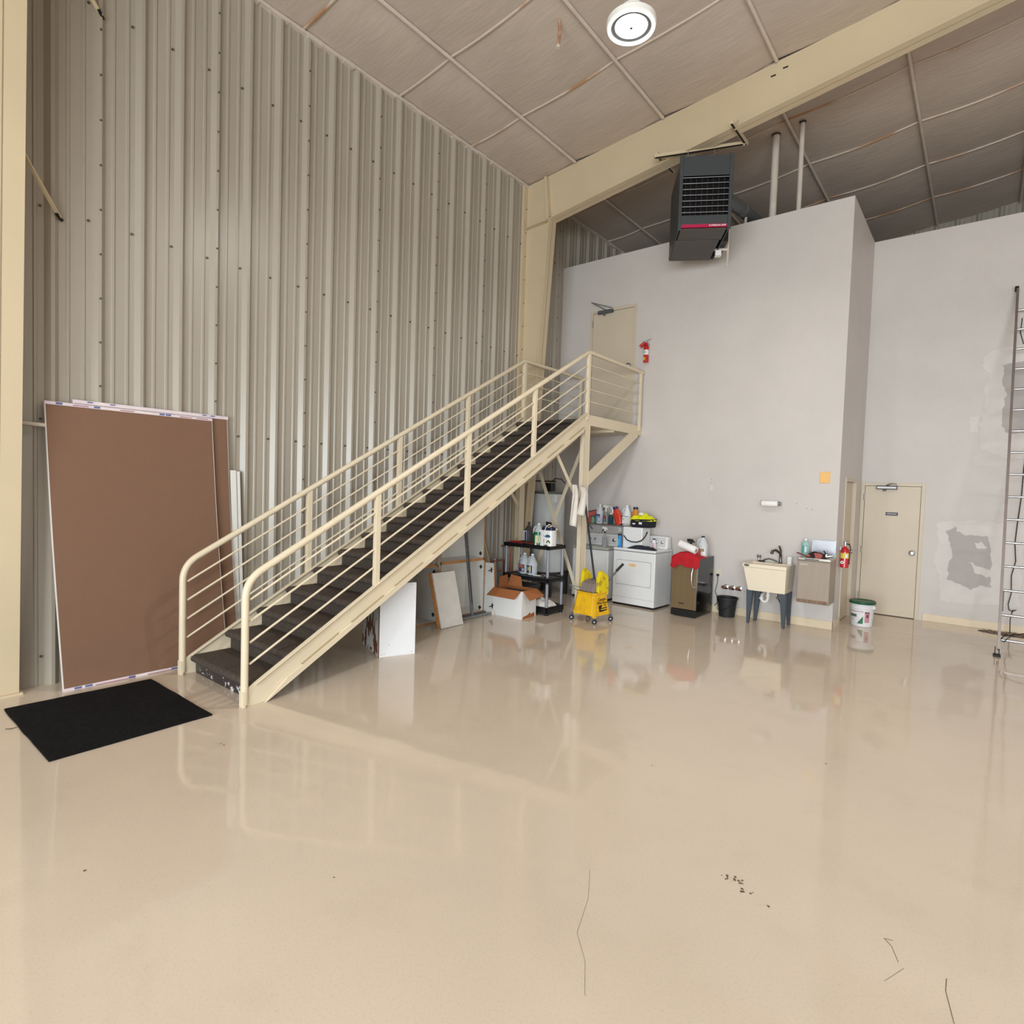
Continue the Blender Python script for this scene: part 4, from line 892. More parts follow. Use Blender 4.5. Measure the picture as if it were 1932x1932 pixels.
# ------------------------------------------------------------------ water heater and its pipework
WHM = mat('tank_grey', (204, 207, 208), .3, 0, var=.02)
t = thing('water_heater', 'pale grey cylindrical water heater behind the shelf unit', 'water heater', (-5.80, 8.20, 0))
part('tank', WHM, t, lambda b: b.lathe([(.27, .40), (.28, .41), (.28, 1.735), (.272, 1.75), (.05, 1.765), (.001, 1.765)], n=40), smooth=True)
part('top_ring', DKGREY, t, lambda b: b.lathe([(.283, 1.715), (.286, 1.72), (.286, 1.745), (.283, 1.75)], n=40), smooth=True)
part('stand', mat('stand_dark', (52, 48, 46), .7), t, lambda b: (b.box(-.28, .28, -.28, .28, .36, .40), [b.box(x-.03, x+.03, y-.03, y+.03, 0, .36) for x in (-.24, .24) for y in (-.24, .24)]))
part('control_box', BLACK, t, lambda b: b.rbox(-.02, .12, -.10, .02, 1.765, 1.90, .01, 'z'))
part('pipe', mat('copper_dark', (88, 62, 50), .5, .6), t, lambda b: (b.tube([(-.10, 0, 1.76), (-.10, 0, 1.93), (.14, 0, 1.93)], .012, n=8), b.tube([(-.10, 0, 1.93), (-.29, -.12, 1.93), (-.30, -.12, .2)], .012, n=8), b.cyl((-.335, -.06, 1.85), (-.335, -.06, .2), .014, n=8)), smooth=True)
part('relief_hose', BLACK, t, lambda b: b.tube([(.06, -.02, 1.92), (.14, -.02, 1.98), (.22, .05, 1.97), (.26, .1, 1.9)], .008, n=6), smooth=True)
part('label', LABELW, t, lambda b: [b.bar((.28*math.sin(a), -.28*math.cos(a), z0), (.28*math.sin(a), -.28*math.cos(a), z1), .012, .003, up=(math.sin(a), -math.cos(a), 0)) for a, z0, z1 in ((1.0, 1.58, 1.70), (1.05, 1.58, 1.70), (1.10, 1.58, 1.70))])
part('label_print', INK, t, lambda b: b.bar((.282*math.sin(1.02), -.282*math.cos(1.02), 1.55), (.282*math.sin(1.10), -.282*math.cos(1.10), 1.55), .02, .003, up=(0, 0, 1)))
t = thing('copper_piping', 'copper pipes and valves low on the wall left of the shelf unit', 'pipe')
part('pipe', mat('copper', (176, 116, 96), .4, .7), t, lambda b: (b.tube([(-6.07, 7.30, .85), (-6.0, 7.42, .85), (-5.98, 7.44, .83), (-5.98, 7.44, .3)], .014, n=8), b.tube([(-6.09, 7.0, .62), (-6.05, 7.2, .62), (-6.04, 7.35, .62), (-6.04, 7.35, .1)], .013, n=8), b.tube([(-6.10, 6.85, .45), (-6.06, 7.3, .45)], .013, n=8)), smooth=True)
part('white_pipe', WPLAS, t, lambda b: b.cyl((-6.03, 7.18, .0), (-6.07, 7.14, .66), .018, n=8), smooth=True)

# ------------------------------------------------------------------ washer and dryer
SHAD = mat('console_grey', (206, 206, 206), .35, var=.02)
def knob(t, x, y, z, r, m=CHROME):
    part('knob', m, t, lambda b: b.lathe([(r, 0), (r*.95, .014), (r*.7, .018), (r*.66, .028), (.001, .03)], n=16, mtx=Matrix.Translation((x, y, z)) @ Matrix.Rotation(PI/2+.25, 4, 'X')), smooth=True)
def laundry(name, label, cat, loc, rz, w, dep, h, door, dials, top_m):
    t = thing(name, label, cat, loc, rz)
    part('body', WHITE, t, lambda b: b.box(0, w, .012, dep, .03, h-.045), bevel=.006)
    part('top_deck', top_m, t, lambda b: b.box(-.003, w+.003, .0, dep, h-.04, h), bevel=.012)
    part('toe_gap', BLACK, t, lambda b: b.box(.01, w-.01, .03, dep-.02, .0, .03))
    part('console', WHITE, t, lambda b: b.rbox(.005, w-.005, dep-.15, dep, h, h+.195, .03, 'y') if 0 else b.hexa([(.01, dep-.155, h), (w-.01, dep-.155, h), (w-.01, dep, h), (.01, dep, h)], [(.03, dep-.10, h+.195), (w-.03, dep-.10, h+.195), (w-.03, dep, h+.195), (.03, dep, h+.195)]), bevel=.018)
    part('control_panel', SHAD, t, lambda b: b.hexa([(.05, dep-.152, h+.03), (w-.05, dep-.152, h+.03), (w-.05, dep-.12, h+.03), (.05, dep-.12, h+.03)], [(.06, dep-.114, h+.175), (w-.06, dep-.114, h+.175), (w-.06, dep-.08, h+.175), (.06, dep-.08, h+.175)]), bevel=.004)
    for x, r_ in dials: knob(t, x, dep-.135, h+.105, r_)
    part('panel_print', LABELB, t, lambda b: [b.box(x-.02, x+.02, dep-.144, dep-.138, h+.055, h+.059) for x, r_ in dials])
    if door:
        x0, x1, z0, z1 = door
        part('door', WHITE, t, lambda b: b.rbox(x0, x1, .002, .012, z0, z1, .02, 'y'), bevel=.003)
        part('door_gap', mat('gap_blue', (120, 128, 140), .6), t, lambda b: b.rbox(x0-.005, x1+.005, .0095, .0125, z0-.005, z1+.005, .022, 'y'))
    part('panel_seam', mat('gap_blue', (120, 128, 140), .6), t, lambda b: b.box(.0, w, .008, .0125, h-.048, h-.043))
    return t
dr = laundry('clothes_dryer', 'white front-loading clothes dryer with a large square door', 'dryer', (-4.578, 8.315, 0), -.05, .735, .555, .905, (.065, .665, .335, .715), ((.45, .017), (.53, .024), (.63, .024)), WHITE)
part('paper_note', mat('note_orange', (240, 208, 168), .7), dr, lambda b: b.box(.285, .415, .0005, .003, .625, .675))
text('note_lettering', 'Dryer', .042, mat('note_ink', (214, 138, 70), .6), dr, (.35, .0, .65), FRONT, depth=.0003)
part('toe_seam', mat('gap_blue', (120, 128, 140), .6), dr, lambda b: b.box(.0, .735, .0105, .0125, .13, .1325))
ws = laundry('washing_machine', 'white top-loading washing machine left of the dryer', 'washing machine', (-5.385, 8.37, 0), 0, .68, .50, .87, None, ((.13, .018), (.22, .018), (.58, .030)), mat('lid_grey', (178, 178, 170), .4, var=.03))
part('lid', mat('lid_grey', (178, 178, 170), .4, var=.03), ws, lambda b: b.rbox(.09, .60, .04, .33, .868, .878, .02, 'z'), bevel=.003)
# things on top of the dryer
DT = .905
t = thing('appliance_box', 'white box-shaped unit with a black hose standing on the dryer', 'box', (-4.48, 8.43, DT), -.02)
part('box_shell', WHITE, t, lambda b: b.box(0, .335, 0, .27, 0, .33), bevel=.008)
part('hose', BLACK, t, lambda b: b.tube([(.02, -.012, .19), (.08, -.014, .125), (.16, -.014, .10), (.25, -.014, .10), (.325, -.016, .125), (.348, .03, .16), (.35, .10, .21), (.348, .15, .26)], .009, n=8), smooth=True)
t = thing('tool_bag', 'black open bag with bright yellow garments on the white box', 'bag', (-4.36, 8.56, DT+.332))
part('bag_body', mat('bag_black', (24, 24, 34), .8), t, lambda b: b.hexa([(0, -.10, 0), (.32, -.10, 0), (.32, .12, 0), (0, .12, 0)], [(-.01, -.115, .125), (.335, -.115, .135), (.335, .13, .135), (-.01, .13, .125)]), bevel=.012)
part('bag_tag', LABELW, t, lambda b: (b.box(.14, .19, -.117, -.108, .05, .085), b.box(.03, .075, -.114, -.105, .045, .065)))
soften(part('yellow_garment', mat('hi_vis', (226, 226, 20), .7, var=.1, scale=12), t, lambda b: cloth(b, .160, .01, .105, .185, .125, .13, 2), smooth=True), .006)
part('collar', CLO, t, lambda b: b.lathe([(.04, .195), (.045, .215), (.03, .235), (.001, .235)], (.14, -.05, 0), n=12, sy=.7), smooth=True)
bottle('tall blue spray can with black cap at the dryer corner', (-4.505, 8.375, DT), .215, .062, mat('can_blue', (40, 130, 200), .3), BLACK, shoulder=.74, capr=.85, name='spray_can', cat='spray can', marks=(), labm=mat('lab_lblue', (90, 170, 220), .4))
o = soften(part('dark_cloth', mat('navy_cloth', (40, 40, 54), .9, var=.2, scale=20), None, lambda b: cloth(b, -4.10, 8.37, DT, .235, .055, .075, 11, n=20), smooth=True), .006); tag(o, 'crumpled dark navy cloth along the dryer front edge', 'cloth')
bottle('small white bottle with purple cap before the dryer console', (-4.00, 8.55, DT), .17, .062, WPLAS, mat('cap_purple', (60, 46, 110), .4), labm=mat('lab_pink', (214, 170, 190), .5), shoulder=.7, capr=.6)
t = bottle('grey spray bottle with white trigger head on the washing machine', (-4.84, 8.48, .878), .255, .085, mat('grey_clear', (176, 176, 178), .3, trans=.25, ior=1.2), BLACK, labm=mat('lab_grey', (150, 150, 160), .5), shoulder=.5, capr=.3, name='spray_bottle', cat='spray bottle')
sprayer_head(t, .25, WPLAS)
# wall shelf above with cleaning supplies
ZS = 1.235
t = thing('wall_shelf', 'narrow grey wall shelf holding cleaning bottles above the washer', 'shelf', (-4.92, YB-.11, ZS))
part('shelf_board', mat('shelf_grey', (110, 102, 96), .6), t, lambda b: b.box(-.56, .50, -.11, .11, -.022, 0), bevel=.002)
part('shelf_bracket', DKGREY, t, lambda b: [b.bar((x, .10, -.12), (x, -.05, -.02), .012, .006) for x in (-.42, .35)])
t = thing('wall_box', 'small white outlet box with a cord below the wall shelf', 'outlet', (-4.79, YB-.02, 1.13))
part('box_cover', LABELW, t, lambda b: b.box(-.03, .03, -.015, .02, -.02, .06), bevel=.002)
part('cord', LABELW, t, lambda b: b.tube([(.01, -.01, -.02), (.05, -.02, -.08), (.11, -.04, -.15)], .004, n=6))
t = thing('dustpan', 'faded red plastic dustpan at the left end of the wall shelf', 'dustpan', (-5.43, 8.80, ZS))
part('pan', mat('faded_red', (176, 82, 80), .6), t, lambda b: b.hexa([(0, -.06, 0), (.20, -.06, 0), (.20, -.03, 0), (0, -.03, 0)], [(.01, -.06, .17), (.24, -.02, .23), (.24, .01, .23), (.01, -.03, .17)]), bevel=.004)
part('pan_lip', BLACK, t, lambda b: b.bar((.01, -.065, .172), (.24, -.025, .232), .012, .012))
PW8 = 8.79
jug('clear gallon jug with blue band, third item on the wall shelf', (-5.13, PW8, ZS), .33, .13, CLEAR, WPLAS, labm=mat('lab_bluewhite', (120, 140, 190), .5), marks=((LABELB, (0, 1, .9, 1.1)), (LABELW, (.6, .9, .1, .6))))
bottle('short white and green tub before the jug on the wall shelf', (-5.235, 8.745, ZS), .125, .075, mat('tub_green', (150, 180, 150), .5, rgb2=(40, 110, 70), scale=30), mat('cap_green', (30, 90, 60), .5), capr=.85, shoulder=.75, name='tub', cat='tub')
t = bottle('grey spray bottle with arched nozzle in the middle of the wall shelf', (-5.0, PW8-.02, ZS), .24, .09, mat('grey_clear', (176, 176, 178), .3, trans=.25, ior=1.2), WPLAS, labm=mat('lab_rg', (60, 100, 90), .5), marks=((mat('lab_red', (190, 50, 60), .5), (.2, .8, .55, .95)),), shoulder=.5, capr=.3, name='spray_bottle', cat='spray bottle')
sprayer_head(t, .235, WPLAS, 1.1)
part('arched_tube', WPLAS, t, lambda b: b.tube([(.02, 0, .31), (.08, 0, .30), (.12, 0, .26), (.13, 0, .19)], .012, n=8), smooth=True)
bottle('dark green bottle with white cap right of the grey spray bottle', (-4.89, 8.75, ZS), .19, .075, mat('dk_green', (22, 72, 60), .35), WPLAS, shoulder=.68, capr=.4, labm=mat('lab_dgreen', (30, 60, 100), .5))
bottle('orange-red detergent bottle with blue cap, tilted on the wall shelf', (-4.745, PW8, ZS), .31, .135, mat('orange_red', (226, 70, 50), .35), mat('cap_dblue', (46, 40, 110), .4), shoulder=.66, capr=.55, tilt=-.30, name='detergent_bottle', cat='bottle', labm=mat('or_lab', (208, 60, 50), .4), sy=.6)
o = part('storage_basket', mat('basket_grey', (104, 106, 108), .6), None, lambda b: (b.box(-4.73, -4.64, 8.86, 8.915, ZS, ZS+.19)), bevel=.004); tag(o, 'dark grey basket edge behind the white jug on the wall shelf', 'basket')
jug('opaque white gallon jug with black bands on the wall shelf', (-4.605, PW8-.02, ZS), .335, .145, mat('milk', (226, 228, 230), .35), WPLAS, labm=LABELW, marks=((INK, (-.3, 1.3, .98, 1.04)), (INK, (-.3, 1.3, -.1, -.04)), (INK, (.1, .3, .6, .7))))
bottle('amber-orange bottle with navy cap at the right end of the wall shelf', (-4.47, PW8+.02, ZS), .31, .12, mat('amber', (214, 140, 40), .35), NAVY, shoulder=.6, capr=.55)

# ------------------------------------------------------------------ ice maker
GOLD = mat('bronze_steel', (150, 132, 104), .33, .75, var=.06, scale=2, stretch=(8, 8, .4))
t = thing('ice_maker', 'small bronze-door undercounter ice maker with black sides', 'ice maker', (-3.525, 8.185, 0))
w_, dp_, h_ = .375, .66, .86
part('body', BLACKG, t, lambda b: b.box(.002, w_-.002, .04, dp_, .012, h_), bevel=.004)
part('door', GOLD, t, lambda b: b.box(0, w_, 0, .036, .115, h_-.01), bevel=.005)
part('door_edge', STEEL, t, lambda b: b.box(w_-.004, w_+.001, -.001, .037, .115, h_-.01))
part('kick_grille', BLACK, t, lambda b: (b.box(.0, w_, .01, .04, .012, .105), [b.box(.03+k*.04, .05+k*.04, .004, .01, .04, .08) for k in range(8)]))
part('handle', CHROME, t, lambda b: b.tube([(w_-.045, .0, .76), (w_-.05, -.03, .74), (w_-.06, -.045, .64), (w_-.06, -.045, .55), (w_-.05, -.03, .46), (w_-.045, .0, .44)], .011, n=10), smooth=True)
part('badge', INK, t, lambda b: b.box(.12, .20, -.001, .002, .19, .205))
part('foot', BLACK, t, lambda b: [b.cyl((x, y, 0), (x, y, .014), .015, n=8) for x in (.04, w_-.04) for y in (.08, dp_-.05)])
FT = .862
REDC = mat('red_cloth', (176, 22, 34), .85, var=.15, scale=14)
def redc(b):
    cloth(b, -3.33, 8.27, FT, .215, .17, .11, 21, n=22)
    for v in b.b.verts:
        if v.co.y < 8.165: v.co.z -= (8.165-v.co.y)*3.2*(.6+.5*mnoise.noise(Vector((v.co.x*9, 0, 2)))); v.co.y = 8.165-(8.165-v.co.y)*.35
o = soften(part('red_jacket', REDC, None, redc, smooth=True), .006); tag(o, 'crumpled red jacket draped over the ice maker top', 'jacket')
o = part('drawstring', REDC, o, lambda b: b.tube([(-3.43, 8.13, .80), (-3.44, 8.12, .74), (-3.435, 8.12, .69)], .004, n=6))
t = thing('paper_towel_roll', 'loose white paper towel roll lying on the red jacket', 'paper roll', (0, 0, 0))
part('roll', mat('paper', (240, 238, 236), .9), t, lambda b: b.cyl((-3.46, 8.28, 1.055), (-3.20, 8.25, .975), .056, n=26), smooth=True)
part('core', mat('core_brown', (110, 86, 66), .8), t, lambda b: b.cyl((-3.205, 8.2505, .9765), (-3.198, 8.2495, .9745), .019, n=14))
t = bottle('black and yellow trigger bottle behind the paper roll', (-3.37, 8.46, FT), .21, .085, mat('yellow_cleaner', (226, 190, 90), .35), BLACK, shoulder=.55, capr=.5, name='spray_bottle', cat='spray bottle')
sprayer_head(t, .17, BLACK, 1.2)
bottle('small brown-red bottle left of the clear jug on the ice maker', (-3.205, 8.36, FT), .14, .055, mat('brown_red', (150, 60, 40), .4), mat('cap_rd', (120, 40, 34), .4), shoulder=.7, capr=.5)
jug('tall clear gallon jug with black cap on the ice maker', (-3.225, 8.56, FT), .31, .15, CLEAR, BLACK, rz=.3, labm=LABELW, marks=((mat('lab_grn', (150, 130, 100), .5), (.2, .8, .5, .9)),), liquid=(mat('amber_liq', (196, 140, 120), .3), .02))

# ------------------------------------------------------------------ buckets
t = thing('bucket', 'black plastic bucket standing against the wall left of the sink', 'bucket', (-2.885, 8.735, 0))
part('bucket_wall', RUBB, t, lambda b: b.lathe([(.105, 0), (.11, .005), (.138, .255), (.152, .26), (.152, .285), (.144, .285), (.132, .255), (.10, .012), (.001, .012)], n=28), smooth=True)
part('bail_handle', BLACK, t, lambda b: b.tube([(-.145, -.02, .25), (-.10, -.12, .11), (-.02, -.155, .10), (.08, -.135, .17), (.145, -.02, .25)], .004, n=6), smooth=True)
part('handle_grip', LABELW, t, lambda b: b.cyl((-.13, -.06, .155), (-.118, -.085, .13), .008, n=8))
t = thing('bucket', 'white five-gallon bucket with green lid before the beige door', 'bucket', (-1.275, 9.60, 0))
PB = mat('pail_white', (222, 220, 222), .4, var=.02)
part('bucket_wall', PB, t, lambda b: b.lathe([(.125, 0), (.132, .006), (.146, .25), (.152, .255), (.152, .27), (.147, .272), (.150, .30), (.155, .305), (.155, .315), (.150, .33)], n=32), smooth=True)
part('lid', mat('lid_green', (30, 84, 58), .4, var=.1), t, lambda b: b.lathe([(.164, .318), (.167, .325), (.167, .352), (.160, .358), (.150, .352), (.001, .352)], n=32), smooth=True)
part('bail_ear', PB, t, lambda b: b.box(.135, .165, -.06, -.03, .26, .30))
def curved(b, a0, a1, z0, z1, r0=.1445, n=8, tri=False):
    for k in range(n):
        u0, u1 = k/n, (k+1)/n; A, B_ = a0+(a1-a0)*u0, a0+(a1-a0)*u1
        rz0 = .133+(z0)*.055; rz1 = .133+z1*.055
        za, zb_ = (z0+(z1-z0)*u0, z0+(z1-z0)*u1) if tri else (z1, z1)
        def P(a, z): rr = .1335+z*.0545; return (rr*math.sin(a), -rr*math.cos(a), z)
        b._add([P(A, z0), P(B_, z0), P(B_, zb_), P(A, za)], [(0, 1, 2, 3)])
GRN = mat('label_green', (40, 108, 76), .5); MAR = mat('label_maroon', (120, 40, 66), .5); PNK = mat('label_pinkish', (190, 140, 146), .5)
A_ = -.13
part('label_triangle', GRN, t, lambda b: curved(b, A_-.15, A_+.38, .045, .155, tri=True))
part('label_block', mat('label_grey_green', (88, 112, 104), .5), t, lambda b: curved(b, A_-1.0, A_-.2, .135, .175))
part('label_line', MAR, t, lambda b: curved(b, A_-1.1, A_+.42, .213, .219))
part('label_panel', PNK, t, lambda b: curved(b, A_+.52, A_+.98, .065, .215))
part('label_mark', MAR, t, lambda b: (curved(b, A_+.52, A_+.98, .195, .217), curved(b, A_+.66, A_+.86, .135, .18)))
part('label_text', mat('label_dgrey', (140, 142, 146), .5), t, lambda b: (curved(b, A_-.95, A_-.40, .115, .119), curved(b, A_-.95, A_-.40, .10, .104), curved(b, A_-.95, A_-.45, .085, .089)))

# ------------------------------------------------------------------ utility sink
TUB = mat('tub_cream', (234, 222, 200), .4, var=.015)
t = thing('utility_sink', 'cream laundry tub sink on slate grey legs against the wall', 'sink', (-2.30, 8.42, 0))
def tub(b):
    def rect(x0, x1, y0, y1, z): return [b.b.verts.new(p) for p in ((x0, y0, z), (x1, y0, z), (x1, y1, z), (x0, y1, z))]
    L_ = [rect(-.215, .265, .04, .42, .475), rect(-.28, .28, .0, .455, .80), rect(-.29, .285, -.012, .47, .805), rect(-.29, .285, -.012, .47, .85),
          rect(-.262, .257, .018, .36, .848), rect(-.20, .20, .06, .34, .50)]
    for a, c in zip(L_, L_[1:]):
        for i in range(4): b.b.faces.new((a[i], a[(i+1) % 4], c[(i+1) % 4], c[i]))
    b.b.faces.new(L_[0][::-1]); b.b.faces.new(L_[-1])
part('basin', TUB, t, tub, bevel=.01)
part('badge', mat('badge_grey', (96, 94, 90), .4, .3), t, lambda b: b.lathe([(.038, 0), (.036, .004), (.001, .005)], n=20, sy=.40, mtx=Matrix.Translation((-.235, -.012, .828)) @ Matrix.Rotation(PI/2, 4, 'X')))
SLATE = mat('slate_leg', (72, 80, 90), .5)
for x0, y0, x1, y1 in ((-.20, .09, -.215, .10), (.245, .06, .255, .085), (-.16, .33, -.185, .33), (.225, .38, .25, .39)):
    part('leg', SLATE, t, lambda b: (b.hexa([(x1-.018, y1-.018, 0), (x1+.018, y1-.018, 0), (x1+.018, y1-.012, 0), (x1-.018, y1-.012, 0)], [(x0-.045, y0-.03, .476), (x0+.045, y0-.03, .476), (x0+.045, y0-.022, .476), (x0-.045, y0-.022, .476)]),
        b.hexa([(x1+.012, y1-.018, 0), (x1+.018, y1-.018, 0), (x1+.018, y1+.018, 0), (x1+.012, y1+.018, 0)], [(x0+.039, y0-.03, .476), (x0+.045, y0-.03, .476), (x0+.045, y0+.04, .476), (x0+.039, y0+.04, .476)])), bevel=.002)
part('drain_trap', WPLAS, t, lambda b: (b.tube([(.01, .2, .48), (.01, .2, .36), (-.005, .2, .325), (-.035, .2, .31), (-.065, .2, .325), (-.08, .2, .36), (-.08, .24, .40), (-.08, .45, .41)], .020, n=12), b.cyl((.01, .2, .40), (.01, .2, .42), .03, n=12), b.cyl((-.075, .2, .35), (-.08, .2, .37), .03, n=12)), smooth=True)
part('supply_valve', CHROME, t, lambda b: (b.cyl((.10, .42, .36), (.10, .50, .36), .018, n=10), b.cyl((.07, .40, .35), (.12, .40, .37), .016, n=10)), smooth=True)
part('supply_hose', BLACK, t, lambda b: b.tube([(.09, .40, .48), (.09, .40, .38), (.11, .38, .33), (.16, .36, .26), (.19, .37, .2)], .007, n=8), smooth=True)
part('faucet', mat('dark_chrome', (110, 108, 104), .25, .9), t, lambda b: (b.lathe([(.03, 0), (.03, .01), (.020, .02), (.020, .12), (.014, .13)], (.10, .40, .848), n=14), b.tube([(.10, .40, .95), (.10, .36, 1.00), (.055, .30, 1.045), (.03, .25, 1.03)], .016, n=10), b.cyl((.03, .25, 1.03), (.02, .235, .99), .021, n=12), b.tube([(.10, .40, .97), (.10, .39, 1.04), (.085, .36, 1.10)], [.016, .014, .012], n=8)), smooth=True)
part('soap_pump', CHROME, t, lambda b: (b.cyl((-.19, .40, .848), (-.19, .40, .91), .013, n=10), b.cyl((-.19, .40, .905), (-.19, .40, .945), .026, .03, n=12)), smooth=True)
part('spray_hose', DKGREY, t, lambda b: b.tube([(-.14, .41, .86), (-.11, .38, .885), (-.05, .37, .905), (.02, .38, .89), (.06, .39, .87)], .009, n=8), smooth=True)
t = thing('cup', 'white ceramic cup on the rear ledge of the sink', 'cup', (-2.085, 8.83, .85))
part('cup_body', WPLAS, t, lambda b: b.lathe([(.030, 0), (.033, .005), (.042, .105), (.038, .105), (.030, .012), (.001, .012)], n=18), smooth=True)
o = part('scrub_pad', INK, None, lambda b: b.rbox(-2.50, -2.41, 8.80, 8.84, .852, .868, .008, 'z')); tag(o, 'small black scrub pad on the sink ledge beside the pump', 'scrub pad')

# ------------------------------------------------------------------ drinking fountain
FG = mat('fountain_taupe', (160, 146, 132), .45, .15, var=.05, scale=3, stretch=(6, 6, .5))
t = thing('drinking_fountain', 'wall-mounted taupe drinking fountain with stainless top', 'drinking fountain', (-1.71, 8.52, 0))
def fbody(b):
    b.prism([(.0, .40), (.0, .955), (.40, .955), (.40, .385), (.04, .385)], 'x', -.195, .195)
part('cabinet', FG, t, fbody, bevel=.008)
part('front_panel', FG, t, lambda b: b.box(-.19, .188, -.006, .0, .40, .945), bevel=.003)
part('rust_band', mat('rust_taupe', (150, 128, 108), .7, rgb2=(112, 78, 58), scale=22, stretch=(1, 1, .2)), t, lambda b: b.box(-.185, .183, -.0072, -.006, .40, .44))
part('basin_top', STEEL, t, lambda b: (b.box(-.20, .20, -.012, .40, .955, .995),), bevel=.01)
part('basin_bowl', mat('bowl_dark', (90, 88, 86), .3, .8), t, lambda b: b.lathe([(.14, 0), (.001, .001)], (0, .2, .9955), n=24, sy=.9))
part('push_bar', DKGREY, t, lambda b: b.box(-.11, .06, -.0145, -.011, .968, .983))
part('splash_plate', mat('bright_steel', (176, 178, 184), .38, 1, var=.12, scale=9), t, lambda b: b.box(-.115, .185, .375, .385, .99, 1.215), bevel=.003)
part('bubbler', CHROME, t, lambda b: (b.cyl((.12, .10, .995), (.12, .10, 1.05), .022, n=12), b.cyl((.12, .10, 1.02), (.19, .12, 1.035), .018, n=10)), smooth=True)
part('spout', BLACK, t, lambda b: b.tube([(.10, .2, .995), (.09, .2, 1.06), (.07, .2, 1.09)], .008, n=8), smooth=True)
part('power_cord', BLACK, t, lambda b: b.tube([(-.19, .35, .42), (-.17, .33, .37), (-.12, .32, .355), (-.08, .34, .385)], .006, n=7), smooth=True)
text('brand_lettering', 'ELKAY', .032, LABELW, t, (-.115, -.0075, .905), FRONT)
bottle('teal-labelled cleaner bottle standing behind the fountain rim', (-1.885, 8.82, .995), .235, .10, mat('teal_clear', (176, 214, 210), .3, trans=.2, ior=1.2), WPLAS, labm=mat('teal_lab', (40, 150, 140), .5), marks=((LABELW, (.55, .95, .1, .9)),), shoulder=.72, capr=.35)
RAG = mat('rag_red', (170, 92, 84), .9, rgb2=(40, 30, 30), scale=11, thr=(.50, .53))
o = soften(part('rag', RAG, None, lambda b: cloth(b, -1.70, 8.62, .997, .13, .09, .09, 31, n=18), smooth=True), .005); tag(o, 'crumpled red and black rag on the fountain basin', 'rag')
part('rag_strap', mat('rag_strap', (120, 60, 56), .9), o, lambda b: b.tube([(-1.80, 8.60, 1.005), (-1.86, 8.54, 1.03), (-1.92, 8.50, 1.055)], .010, n=6), smooth=True)

# ------------------------------------------------------------------ mop bucket and mop
t = thing('mop_bucket', 'yellow wheeled mop bucket with wringer beside the stair column', 'mop bucket', (-3.995, 6.80, 0))
a_ = Vector((-.92, .39, 0)).normalized(); c_ = Vector((.30, .954, 0)).normalized()
c_ = Vector((.39, .92, 0)).normalized()
R_ = Matrix(((a_.x, c_.x, 0, 0), (a_.y, c_.y, 0, 0), (0, 0, 1, 0), (0, 0, 0, 1)))
t.rotation_euler = R_.to_euler()   # local +x runs left along the near face, +y runs back along the right face
# local frame is left-handed free: x -> left-back, y -> right-back (mirror fixed below)
t.rotation_euler = (0, 0, math.atan2(.99, .12))   # local x = along right face, local y = to the left-back
W1, W2 = .39, .42          # along x (right face), along y (left face)
def shell(b):
    def rect(x0, x1, y0, y1, z, ch=.05): return [b.b.verts.new(p) for p in ((x0+ch, y0, z), (x1-ch, y0, z), (x1, y0+ch, z), (x1, y1-ch, z), (x1-ch, y1, z), (x0+ch, y1, z), (x0, y1-ch, z), (x0, y0+ch, z))]
    L_ = [rect(.0, W1, .0, W2, .10), rect(.055, W1-.055, .04, W2-.04, .385, .04), rect(.045, W1-.045, .03, W2-.03, .39, .045), rect(.045, W1-.045, .03, W2-.03, .405, .045), rect(.07, W1-.07, .055, W2-.055, .403, .04), rect(.05, W1-.05, .05, W2-.05, .16, .04)]
    for p, q in zip(L_, L_[1:]):
        for i in range(8): b.b.faces.new((p[i], p[(i+1) % 8], q[(i+1) % 8], q[i]))
    b.b.faces.new(L_[0][::-1]); b.b.faces.new(L_[-1])
part('bucket_shell', YEL, t, shell, bevel=.004)
part('corner_rib', YEL, t, lambda b: (b.hexa([(-.012, -.012, .085), (.03, -.012, .085), (.03, .03, .085), (-.012, .03, .085)], [(.045, .03, .39), (.075, .03, .39), (.075, .06, .39), (.045, .06, .39)]),))
part('dark_rim', BLACK, t, lambda b: (b.box(.07, W1-.07, .052, .060, .395, .409), b.box(.068, .076, .055, W2-.055, .395, .409)))
# lettering on the right face (normal -y in local space), leaning with the wall
tl = math.atan2(.04, .285)
def face_text(n, s_, size, x, z, b_=.0004):
    y_ = .04*(z-.10)/.285-.0025
    return text(n, s_, size, INK, t, (x, y_, z), (PI/2-tl, 0, 0), bold=b_)
face_text('caution_lettering', 'Caution', .054, .20, .315)
face_text('caution_lettering', 'Wet Floor', .054, .20, .268)
face_text('caution_lettering', 'Risk', .030, .255, .232)
def fig(b):
    def yy(z): return .04*(z-.10)/.285
    for pts in ([(.15, .16), (.20, .15), (.335, .165), (.335, .176), (.23, .172), (.19, .18), (.175, .20)], [(.15, .205), (.16, .235), (.215, .24), (.245, .235), (.22, .22), (.21, .20), (.335, .205), (.335, .193), (.20, .188), (.165, .182)]):
        pts = [(x-.045, z) for x, z in pts]; n = len(pts); b._add([(x, yy(z)-.004, z) for x, z in pts]+[(x, yy(z)+.001, z) for x, z in pts], [tuple(range(n))]+[(i, (i+1) % n, n+(i+1) % n, n+i) for i in range(n)])
part('caution_pictogram', INK, t, fig)
